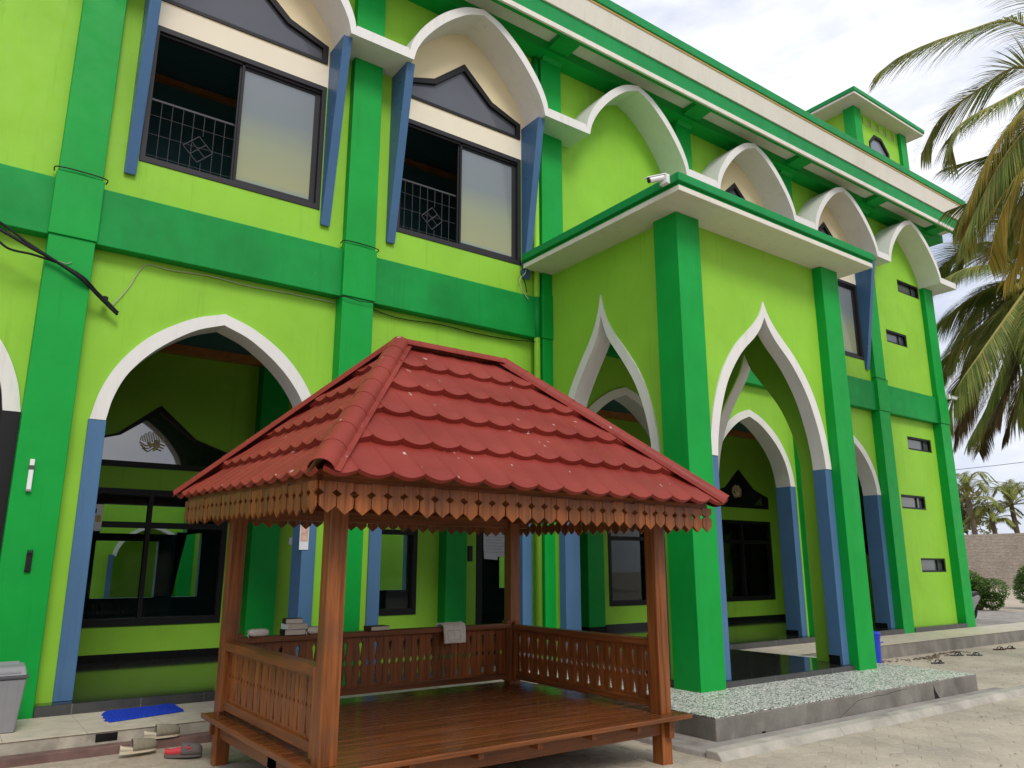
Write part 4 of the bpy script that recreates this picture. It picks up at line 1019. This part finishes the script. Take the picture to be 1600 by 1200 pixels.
# cables
cb_ = empty('cable_bundle', (.5, 8.62, 4.7), 'thick bundle of black cables sagging across the left green column', 'cables')
base = [(-9.0,8.0,5.9),(-5.0,8.3,5.35),(-2.0,8.5,5.08),(-.9,8.55,5.05),(-.45,8.60,5.02),(0,8.63,4.86),(.30,8.66,4.72),(.55,8.69,4.62),(.80,8.70,4.50),(.98,8.78,4.38),(1.10,8.84,4.30),(1.20,8.86,4.22)]
for k in range(5):
    rn = random.Random(k); off = rn.uniform(-.035,.035)
    pts = [(x+rn.uniform(-.01,.01), y+rn.uniform(-.012,.01), z+off*(1.3 if i < 6 else .45)*(1 if i != 7 else .2)+rn.uniform(-.006,.006)) for i, (x,y,z) in enumerate(base)]
    MB().tube(spline(pts, 5), .011+.004*(k % 2), 7).build('cable', 'cable', cb_, smooth=True)
MB().tube(spline([(-9.0,8.1,5.5),(-4.0,8.4,5.05),(-.9,8.6,4.86),(-.3,8.62,4.80),(.0,8.64,4.72),(.15,8.66,4.64),(.35,8.69,4.64),(.56,8.70,4.61)], 5), .012, 7).build('cable', 'cable', cb_, smooth=True)
MB().lathe([(.02,-.03),(.032,-.02),(.032,.02),(.02,.03)], (1.06,8.85,4.36), 10).build('cable_clamp', 'cable', cb_)
MB().tube(spline([(.56,8.68,4.62),(.66,8.735,4.63),(.70,8.735,4.66)], 4), .004, 6).build('tie_wire', 'wire', cb_)
MB().tube(spline([(1.14,8.92,4.33),(1.22,8.93,4.45),(1.30,8.935,4.60),(1.38,8.935,4.80),(1.47,8.935,4.875),(1.7,8.93,4.86),(2.1,8.925,4.885),(2.6,8.925,4.86),(3.1,8.925,4.875),(3.66,8.92,4.87)], 5), .005, 6).build('thin_wire', 'wire', cb_)
w2 = empty('wall_wire', (5.4, 8.9, 4.9), 'thin dark wire strung under the green band between the second column and downpipe', 'wire')
MB().tube(spline([(3.60,8.85,4.90),(3.69,8.72,4.905),(3.9,8.715,4.885),(4.13,8.72,4.90),(4.16,8.9,4.89),(4.6,8.92,4.84),(5.2,8.92,4.87),(5.8,8.92,4.85),(6.4,8.92,4.86),(6.8,8.80,4.86),(6.9,8.76,4.80)], 5), .006, 6).build('wire_run', 'cable', w2)
for i_, x in enumerate(CX[1:3]):
    o = MB().tube(spline([(x-CW-.03,8.84,5.66),(x-CW-.015,8.73,5.665),(x,8.728,5.672),(x+CW+.02,8.73,5.655),(x+CW+.03,8.80,5.63)], 5), .007, 7).build('cable_wrap', 'cable', smooth=True)
    tag(o, ('black cable looped round the left column at the green band' if i_ == 0 else 'black cable looped round the second column at the green band'), 'cable')
o = MB().tube(spline([(CX[6]-CW-.02,8.84,5.66),(CX[6]-CW,8.73,5.665),(CX[6]+CW,8.73,5.655),(CX[6]+CW+.03,8.80,5.63)], 5), .007, 7).build('cable_wrap', 'cable', smooth=True); tag(o, 'black cable looped round the far column beyond the porch', 'cable')
w3 = empty('loose_wire', (6.6, 8.8, 5.6), 'loose wire ends hanging under the left corner of the porch canopy', 'wire')
MB().tube(spline([(6.62,8.78,6.0),(6.60,8.78,5.90),(6.50,8.78,5.78),(6.55,8.78,5.62),(6.66,8.78,5.50)], 5), .006, 6).build('wire_run', 'wire', w3)
MB().tube(spline([(6.70,8.78,6.0),(6.52,8.78,5.92),(6.60,8.78,5.75),(6.63,8.78,5.60)], 5), .008, 6).build('wire_run', 'cable', w3)

# ------------------------------------------------------------------ palms
def frond(pts, n, leaf, wid, mat, parent, droop=.5, stalk=.03, seed=0, spread=.9, name='frond'):
    """feather leaf: pts = rachis waypoints; two rows of thin folded leaflets bending under gravity"""
    rn = random.Random(seed); P = spline(pts, 10); m = MB(); nP = len(P); tw = rn.uniform(-.5,.5)
    def at(u):
        f_ = u*(nP-1); i = min(nP-2, int(f_)); return P[i].lerp(P[i+1], f_-i), (P[i+1]-P[i]).normalized()
    for k in range(n):
        u = .12+.88*k/(n-1); p, d = at(u)
        side = d.cross(Vector((0,0,1)))
        if side.length < .15: side = Vector((d.y+.3, -d.x, 0))
        side.normalize(); upv = side.cross(d).normalized(); side = side*cos(tw)+upv*sin(tw)
        L = leaf*(.22+1.0*sin(pi*min(1, u*.86+.10))**.8)*rn.uniform(.85,1.12)
        for s in (-1, 1):
            if rn.random() < .04: continue
            dir_ = (side*s*spread*.75+d*(.65+.5*u)+Vector((0,0,rn.uniform(-.05,.1)-droop*.55))).normalized(); pos = p.copy(); w = wid*rn.uniform(.8,1.15)
            ns = 4; rowsv = []
            for i in range(ns+1):
                t = i/ns; ww = w*(1-t**1.6)*(.6+.4*min(1, t*6)) if i < ns else .001
                perp = dir_.cross(Vector((0,0,1)));
                if perp.length < .1: perp = d.copy()
                perp.normalize(); rowsv += [pos-perp*ww, pos+perp*ww]
                pos = pos+dir_*(L/ns); dir_ = (dir_+Vector((0,0,-droop*(.35+.75*t)*rn.uniform(.8,1.2)))).normalized()
            m.add(rowsv, [(2*i,2*i+1,2*i+3,2*i+2) for i in range(ns)])
    o = m.build(name, mat, parent, fix=False)
    s_ = MB().tube([P[i] for i in range(0, nP, 3)]+[P[-1]], [stalk*(1-.85*i/max(1, len(range(0, nP, 3)))) for i in range(len(range(0, nP, 3))+1)], 6).build('stalk', 'stalk', o, smooth=True)
    s_.matrix_parent_inverse = parent.matrix_world.inverted() if False else Matrix.Translation(parent.location).inverted()
    o.matrix_parent_inverse = Matrix.Translation(parent.location).inverted(); s_.matrix_parent_inverse = Matrix.Identity(4)
    return o
def trunk(p0, p1, r0, r1, parent, bend=.4):
    p0, p1 = Vector(p0), Vector(p1); pts = []; rs = []; n = int((p1-p0).length/.12)
    for i in range(n+1):
        t = i/n; pts.append(p0.lerp(p1, t)+Vector((bend*sin(pi*t), bend*.4*sin(pi*t), 0))); rs.append((r0+(r1-r0)*t)*(1.05 if i % 2 else .97))
    MB().tube(pts, rs, 12).build('trunk', 'trunk', parent, smooth=True)
PF_=[
('B','frond',0.45,0.95,[(15.21,3.84,9.43),(14.13,4.08,9.09),(13.48,4.51,8.35),(13.21,4.95,7.53),(13.12,5.36,6.79)]),
('B','frond',0.45,0.95,[(15.21,3.84,9.43),(14.98,4.67,9.32),(14.85,5.44,8.73),(14.81,6.12,7.81)]),
('B','frond',0.35,0.90,[(15.21,3.84,9.43),(14.89,4.57,8.99),(14.78,5.16,8.98),(14.45,5.93,8.92)]),
('B','frond_yellow',0.40,0.95,[(15.22,3.85,9.37),(15.1,4.33,8.44),(15.09,4.85,7.54),(14.98,5.45,6.61)]),
('B','frond',0.45,0.95,[(15.22,3.85,9.37),(15.34,4.57,8.76),(15.41,5.2,8.15),(15.57,5.82,7.38)]),
('B','frond_yellow',0.45,0.95,[(15.22,3.85,9.37),(14.29,3.99,8.15),(13.92,4.27,7.23),(13.71,4.69,6.31)]),
('B','frond',0.45,0.90,[(15.2,3.82,9.48),(15.05,4.28,10.05),(14.87,4.79,9.61),(14.9,5.22,8.91)]),
('A','frond',0.45,0.85,[(15.85,5.39,6.85),(16.36,6.27,6.49),(16.48,6.91,5.73),(16.62,7.35,4.75)]),
('A','frond',0.45,0.85,[(15.84,5.38,6.88),(15.88,5.82,7.45),(15.68,6.42,7.67),(15.78,6.94,7.38)]),
('A','frond',0.45,0.85,[(15.87,5.41,6.73),(15.48,5.62,5.65),(15.18,6.02,4.6),(15.07,6.46,3.82)]),
('A','frond_dry',0.45,0.85,[(15.92,5.39,6.67),(16.35,5.74,5.7),(16.55,6.11,4.79),(16.45,6.4,4.07)]),
('A','frond',0.40,0.85,[(15.85,5.39,6.84),(16.51,6.26,7.0),(16.51,6.97,6.3),(16.52,7.47,5.44)]),
('A','frond',0.55,0.85,[(15.84,5.38,6.88),(15.06,5.55,6.97),(14.39,5.82,6.84),(13.92,6.1,6.58)]),
('A','frond',0.55,0.90,[(15.85,5.39,6.85),(15.85,5.89,6.87),(15.7,6.43,6.67),(15.48,6.97,6.24)]),
('A','frond',0.50,0.90,[(15.86,5.4,6.79),(15.9,5.86,6.42),(15.68,6.39,6.0),(15.46,6.95,5.51)]),
('A','frond',0.35,0.80,[(15.93,5.35,6.79),(14.5,5.25,5.91),(13.62,5.5,5.02),(13.29,5.79,4.43),(13.35,6.04,3.88)]),
('A','frond_dry',0.50,0.75,[(15.9,5.4,6.67),(15.9,5.76,5.88),(15.99,6.18,5.11),(16.08,6.56,4.43),(16.31,6.84,3.79)]),
('A','frond_dry',0.50,0.75,[(15.87,5.42,6.67),(16.64,6.33,6.02),(16.71,6.89,5.22),(16.78,7.27,4.62),(16.73,7.45,4.1)]),
('A','frond_dry',0.45,0.80,[(15.97,5.35,6.67),(15.18,5.37,5.54),(14.84,5.6,4.71),(14.73,5.84,4.16)]),
('A','frond',0.45,0.90,[(15.95,5.33,6.79),(15.04,5.2,5.59),(14.61,5.25,4.73),(14.61,5.44,4.09)]),
('A','frond',0.50,0.90,[(15.87,5.36,6.91),(15.64,5.5,7.42),(15.34,5.92,7.62),(15.42,6.47,7.29)]),
('A','frond',0.50,0.90,[(15.9,5.32,6.97),(15.35,5.23,7.76),(14.82,5.41,8.06),(14.58,5.89,7.86)]),
('A','frond',0.50,0.90,[(15.94,5.3,6.93),(15.8,4.84,7.99),(16.09,4.35,8.52),(16.93,4.04,8.38)]),
('A','frond',0.50,0.90,[(15.94,5.31,6.91),(16.29,4.72,7.18),(16.8,4.34,6.8),(17.63,4.2,6.06)]),
('A','frond',0.50,0.90,[(15.95,5.32,6.85),(16.31,4.94,6.37),(16.78,4.71,5.54),(17.45,4.77,4.55)]),
('A','frond',0.50,0.90,[(15.91,5.33,6.93),(18.42,6.22,8.51),(19.96,6.91,8.82)]),
('A','frond',0.50,0.90,[(15.93,5.35,6.79),(13.92,4.65,5.47),(13.38,4.47,4.4)]),
('B','frond',0.42,0.85,[(15.19,3.8,9.59),(13.8,4.13,10.61),(12.74,4.73,10.32),(11.95,5.30,9.92),(11.64,5.60,9.63)]),
('B','frond',0.42,0.90,[(15.2,3.81,9.54),(14.53,4.46,10.28),(14.14,5.08,10.0),(13.74,5.63,9.55),(13.64,5.99,8.98)]),
('B','frond',0.50,0.80,[(15.2,3.82,9.48),(13.56,3.94,9.26),(12.59,4.29,8.72),(12.02,4.71,8.28),(11.98,4.88,7.77)]),
('B','frond_yellow',0.50,0.95,[(15.21,3.84,9.43),(14.26,4.29,9.37),(13.71,4.76,8.67),(13.48,5.18,7.82),(13.5,5.49,7.11)]),
('B','frond_yellow',0.45,0.95,[(15.22,3.85,9.37),(14.07,4.11,8.72),(13.46,4.43,7.84),(13.27,4.79,7.08),(13.33,5.04,6.45)]),
('B','frond',0.50,0.95,[(15.22,3.84,9.4),(15.37,4.57,9.55),(15.33,5.28,8.95),(15.26,5.8,8.21),(15.32,6.21,7.51)]),
('B','frond_yellow',0.50,0.95,[(15.22,3.85,9.37),(14.65,4.26,8.51),(14.18,4.59,7.66),(14.24,4.93,6.75)]),
('B','frond',0.50,0.90,[(15.22,3.84,9.4),(15.68,4.85,9.13),(15.82,5.74,8.76),(15.56,6.5,8.57)]),
('B','frond',0.40,0.90,[(15.19,3.8,9.59),(14.99,3.92,11.0),(14.53,4.24,11.92),(14.14,4.67,12.3)]),
('B','frond',0.40,0.90,[(15.18,3.79,9.65),(15.18,3.4,11.01),(15.6,2.84,11.88)]),
('B','frond',0.40,0.90,[(15.19,3.8,9.59),(16.04,3.06,10.03),(16.87,2.69,9.27)]),
('B','frond',0.50,0.90,[(15.2,3.82,9.48),(15.99,3.38,9.05),(16.64,3.32,7.63)]),
]
def palm(key, crown, base, label, nuts=True):
    r_ = empty('coconut_palm', base, label, 'palm tree', 'tall coconut palms right of the mosque'); cr = Vector(crown)
    kA = 1.5 if key == 'A' else 1.; E_ = Vector((0,0,1.6)); far = lambda p: E_+(Vector(p)-E_)*kA   # palm A was surveyed at unit depth, it stands half as far again
    if key == 'A': cr = far(cr); base = (cr.x, cr.y, 0); r_.location = base
    trunk(base, cr, .26, .15, r_)
    for i_, (c_, mt, dr_, lf, pts) in enumerate(PF_):
        if c_ == key: frond([far(p) for p in pts], 170 if key == 'A' else 125, lf*.86*kA, .0125*kA, mt, r_, dr_*random.Random(i_).uniform(.6,1.25), .030*kA, seed=i_)
    if nuts:
        rn = random.Random(4)
        for k in range(11):
            t = rn.uniform(0, 2*pi); q = cr+Vector((.34*cos(t)-.12, .34*sin(t), -.15-.42*rn.random()))
            MB().lathe([(.02,-.13),(.08,-.10),(.115,-.02),(.105,.06),(.05,.12),(.01,.13)], q, 12).build('coconut', 'coconut', r_, smooth=True)
        m = MB()
        for k in range(16):
            t = 2*pi*k/16; m.tube([cr, cr+Vector((.3*cos(t), .3*sin(t), .05)), cr+Vector((.45*cos(t), .45*sin(t), -.45))], .014, 5)
        m.build('flower_stalk', 'frond_dry', r_)
palm('A', (15.91, 5.37, 6.79), (15.91, 5.37,0), 'coconut palm with a bunch of green-brown coconuts, dry lower fronds beside the mosque corner')
palm('B', (15.2, 3.82, 9.48), (15.2, 3.82,0), 'taller coconut palm with yellowing fronds hanging over the end of the eave', False)
def far_palm(crown, label, n=16, L=3.4, seed=0, bend=.5):
    cr = Vector(crown); r_ = empty('coconut_palm', (cr.x, cr.y, 0), label, 'palm tree', 'coconut palms beyond the yard')
    trunk((cr.x+.3, cr.y-.3, 0), cr, .24, .16, r_, bend*.5); rn = random.Random(seed)
    for k in range(n):
        t = 2*pi*k/n+rn.uniform(-.2,.2); el = rn.uniform(-.15,1.4); h = Vector((cos(t), sin(t), 0)); LL = L*rn.uniform(.85,1.1)
        pts = [cr, cr+h*LL*.3*cos(el)+Vector((0,0,LL*.36*sin(el))), cr+h*LL*.65*cos(el*.7)+Vector((0,0,LL*.60*sin(el)-.03*LL)), cr+h*LL*.92*cos(el*.6)+Vector((0,0,LL*.62*sin(el)-.28*LL))]
        frond(pts, 40, .62, .032, 'frond_yellow' if (el < 0 and k % 3 == 0) else 'frond', r_, .35, .035, seed=seed*50+k)
far_palm((64.13, 28.18, 6.72), 'far coconut palm half hidden behind the corner of the mosque', 18, 3.6, 3)
far_palm((66.95, 26.30, 6.14), 'far coconut palm standing clear above the block wall, the tallest at the right edge', 20, 3.4, 5)
far_palm((65.88, 27.39, 5.07), 'small far coconut palm low between the two others above the block wall', 16, 2.5, 8)


# far wall, bushes, tree, poles
bw = MB(); bw.box(62, -5, 0, 62.3, 60, 3.85); o = bw.build('boundary_wall', 'block'); tag(o, 'long rough grey-brown block wall closing the far side of the yard', 'wall')
def leafball(name, c, rx, ry, rz, n, size, mat, label, cat, group, trunk_h=0):
    r_ = empty(name, (c[0], c[1], 0), label, cat, group); m = MB(); rn = random.Random(int(c[0]*13+c[1]*7))
    lumps = [(Vector((rn.gauss(0,.45), rn.gauss(0,.45), rn.gauss(.1,.4))), rn.uniform(.35,.6)) for _ in range(12)]
    for k in range(n):
        lc, lr = rn.choice(lumps); d = Vector((rn.gauss(0,1), rn.gauss(0,1), rn.gauss(0,1))).normalized()*lr*rn.uniform(.75,1.05)
        q = lc+d; p = Vector((c[0]+q.x*rx, c[1]+q.y*ry, max(.03, c[2]+q.z*rz)))
        a = Vector((rn.gauss(0,1), rn.gauss(0,1), rn.gauss(0,1))).normalized(); b = a.orthogonal().normalized()
        s = size*rn.uniform(.6,1.3); m.add([p-a*s, p-b*s*.4, p+a*s, p+b*s*.4], [(0,1,2,3)])
    m.build('crown' if trunk_h else 'foliage', mat, r_, fix=False)
    st = MB()
    for k in range(5):
        t = 2*pi*k/5; st.tube([(c[0]+.05*cos(t), c[1]+.05*sin(t), 0), (c[0]+rx*.3*cos(t), c[1]+ry*.3*sin(t), c[2]*.7), (c[0]+rx*.5*cos(t), c[1]+ry*.5*sin(t), c[2]+rz*.3)], [.05+.02*trunk_h, .03+.01*trunk_h, .012], 6)
    st.build('trunk' if trunk_h else 'stem', 'trunk', r_, smooth=True)
leafball('bush', (31.0,13.75,.48), .85, .85, .72, 15000, .05, 'bush', 'rounded dark green bush nearer the mosque corner, partly behind it', 'bush', 'dark green bushes by the path')
leafball('bush', (33.9,12.35,.62), .95, 1.0, .9, 15000, .05, 'bush', 'dark green bush at the right edge of the frame', 'bush', 'dark green bushes by the path')
leafball('broadleaf_tree', (80,38,6.0), 4.5, 4.5, 4.5, 5000, .3, 'tree', 'olive-green broadleaf tree behind the block wall', 'tree', None, 2)

r_ = empty('motorbike', (24.4, 11.5, 0), 'dark motor scooter parked behind the far corner of the mosque', 'motorbike')
BX, BY = 24.35, 11.55
def wheel(x, y, z, r, name):
    w_ = MB().tube([(x+r*cos(2*pi*k/24), y, z+r*sin(2*pi*k/24)) for k in range(25)], .045, 8).build(name, 'rubber', r_, smooth=True)
    m = MB(); m.tube([(x, y-.04, z), (x, y+.04, z)], .05, 12)
    for k in range(5): t = 2*pi*k/5; m.tube([(x, y, z), (x+r*cos(t), y, z+r*sin(t))], .014, 6)
    h = m.build('rim', 'steelgrey', w_); h.matrix_parent_inverse = Matrix.Identity(4)
wheel(BX+.0, BY, .30, .24, 'front_wheel'); wheel(BX+1.25, BY, .30, .24, 'rear_wheel')
Z = .012
MB().prism([(BX-.30,Z+.28),(BX-.22,Z+.50),(BX,Z+.58),(BX+.24,Z+.46),(BX+.20,Z+.42),(BX,Z+.52),(BX-.20,Z+.44)], BY-.06, BY+.06).build('front_fender', 'darkgrey', r_, .01)
MB().prism([(BX+.10,Z+.5),(BX+.02,Z+.95),(BX+.12,Z+1.0),(BX+.25,Z+.6),(BX+.4,Z+.32),(BX+.8,Z+.30),(BX+.85,Z+.62),(BX+1.5,Z+.72),(BX+1.6,Z+.62),(BX+1.3,Z+.42),(BX+.95,Z+.18),(BX+.3,Z+.18)], BY-.14, BY+.14).build('body', 'steelgrey', r_, .03)
MB().prism([(BX+.72,Z+.66),(BX+.8,Z+.76),(BX+1.5,Z+.82),(BX+1.55,Z+.73)], BY-.12, BY+.12).build('seat', 'blackplastic', r_, .02)
MB().tube([(BX+.2,BY-.34,Z+1.02),(BX+.12,BY-.1,Z+1.0),(BX+.12,BY+.1,Z+1.0),(BX+.2,BY+.34,Z+1.02)], .018, 8).build('handlebar', 'blackplastic', r_)
MB().tube([(BX,BY-.07,Z+.28),(BX+.08,BY-.07,Z+.7)], .02, 8).build('fork', 'steelgrey', r_)
MB().lathe([(.02,-.05),(.08,-.03),(.08,.03),(.05,.05)], (BX,BY,Z+.88), 14).build('headlight', 'whiteplastic', r_)
for s in (-1, 1): MB().tube([(BX+.15,BY+s*.22,Z+1.02),(BX+.13,BY+s*.26,Z+1.18)], .007, 6).build('mirror_stem', 'blackplastic', r_); MB().box(BX+.12,BY+s*.26-.05,Z+1.17,BX+.14,BY+s*.26+.05,Z+1.24).build('mirror', 'blackplastic', r_, .005)

r_ = empty('utility_pole', (70, 35.2, 0), 'pale concrete utility pole rising behind the block wall', 'utility pole')
MB().tube([(70,35.2,0),(70,35.2,10.5)], [.24,.16], 12).build('pole', 'concrete_pole', r_); MB().box(69.9,34.4,9.6,70.1,36.0,9.75).build('crossarm', 'concrete_pole', r_)
pw = empty('power_line', (60, 30, 7), 'thin overhead power lines crossing the sky at right', 'power line')
for (za, zb_, ya, yb) in ((9.6,7.0,34.6,5.0),(9.6,13.0,35.0,-8),(7.6,6.9,35.2,8)):
    MB().tube([(70+(-6)*t, ya+(yb-ya)*t, za+(zb_-za)*t-1.2*sin(pi*t)) for t in [i/12 for i in range(13)]], .022, 5).build('wire_run', 'cable', pw)

nb = empty('neighbour_house', (5, -16, 0), 'long low cream house with a tiled roof across the yard, behind the viewer', 'house')
MB().box(-30, -20, 0, 35, -15, 3.3).build('wall', 'render', nb)
MB().prism([(-21,3.2),(-14,3.2),(-17.5,6.0)], -31, 36, 'x').build('roof', 'brownsteel', nb)
for k in range(8): MB().box(-24+k*7.2, -14.99, 1.0, -22+k*7.2, -14.95, 2.3).build('window', 'black', nb)
MB().box(2, -14.99, 0, 3.2, -14.95, 2.3).build('door', 'brownbook', nb)

# ------------------------------------------------------------------ camera, light, sky
cam = bpy.data.cameras.new('camera'); co = bpy.data.objects.new('camera', cam); COL.objects.link(co)
cam.sensor_width = 36; cam.lens = 1206.3/1600*36; cam.clip_end = 2000; cam.clip_start = .05
co.location = (0, 0, 1.6); co.rotation_euler = (pi/2+.23094, 0, -.62666); sc.camera = co
SUN_EL, SUN_AZ = radians(46), radians(190)     # azimuth clockwise from +Y
sd = Vector((sin(SUN_AZ)*cos(SUN_EL), cos(SUN_AZ)*cos(SUN_EL), sin(SUN_EL)))
sl = bpy.data.lights.new('sun', 'SUN'); sl.energy = 1.6; sl.angle = radians(20); sl.color = (1, .965, .91)
so = bpy.data.objects.new('sun', sl); COL.objects.link(so); so.rotation_euler = (-sd).to_track_quat('-Z', 'Y').to_euler(); so.location = sd*50
wd = bpy.data.worlds.new('World'); sc.world = wd; wd.use_nodes = True; nt = wd.node_tree
for n_ in list(nt.nodes): nt.nodes.remove(n_)
out = nt.nodes.new('ShaderNodeOutputWorld'); bg = nt.nodes.new('ShaderNodeBackground'); nt.links.new(bg.outputs[0], out.inputs[0])
sky = nt.nodes.new('ShaderNodeTexSky'); sky.sky_type = 'NISHITA'; sky.sun_disc = False; sky.sun_elevation = SUN_EL; sky.sun_rotation = SUN_AZ
sky.dust_density = 2.0
tc = nt.nodes.new('ShaderNodeTexCoord'); mp = nt.nodes.new('ShaderNodeMapping'); mp.inputs['Scale'].default_value = (1, 1, 2.6); mp.inputs['Location'].default_value = (.35, .1, 0)
nt.links.new(tc.outputs['Generated'], mp.inputs[0])
n1 = nt.nodes.new('ShaderNodeTexNoise'); n1.inputs['Scale'].default_value = 2.1; n1.inputs['Detail'].default_value = 8; n1.inputs['Roughness'].default_value = .55
nt.links.new(mp.outputs[0], n1.inputs['Vector'])
fac = ramp(nt, n1.outputs['Fac'], [(.36, (.62,)*3), (.56, (1,1,1))])
cl = ramp(nt, n1.outputs['Fac'], [(.40, (6.3,6.9,8.5)), (.52, (8.3,8.5,9.3)), (.66, (10.8,10.7,10.7))])
# ramp colours clamp at 1, so scale afterwards
for nd in nt.nodes:
    if nd.type == 'VALTORGB' and nd.color_ramp.elements[0].color[0] > 1:
        for e in nd.color_ramp.elements: e.color = tuple(c_/11 for c_ in e.color[:3])+(1,)
mulv = nt.nodes.new('ShaderNodeVectorMath'); mulv.operation = 'SCALE'; mulv.inputs['Scale'].default_value = 11.6
nt.links.new(cl, mulv.inputs[0])
mx = nt.nodes.new('ShaderNodeMix'); mx.data_type = 'RGBA'; nt.links.new(fac, mx.inputs[0]); nt.links.new(sky.outputs[0], mx.inputs[6]); nt.links.new(mulv.outputs[0], mx.inputs[7])
nt.links.new(mx.outputs[2], bg.inputs['Color']); bg.inputs['Strength'].default_value = .1
sc.view_settings.view_transform = 'Standard'; sc.view_settings.look = 'None'; sc.view_settings.exposure = .20; sc.view_settings.gamma = 1
sc.cycles.max_bounces = 8; sc.cycles.diffuse_bounces = 4; sc.cycles.glossy_bounces = 4
sc.cycles.use_denoising = True
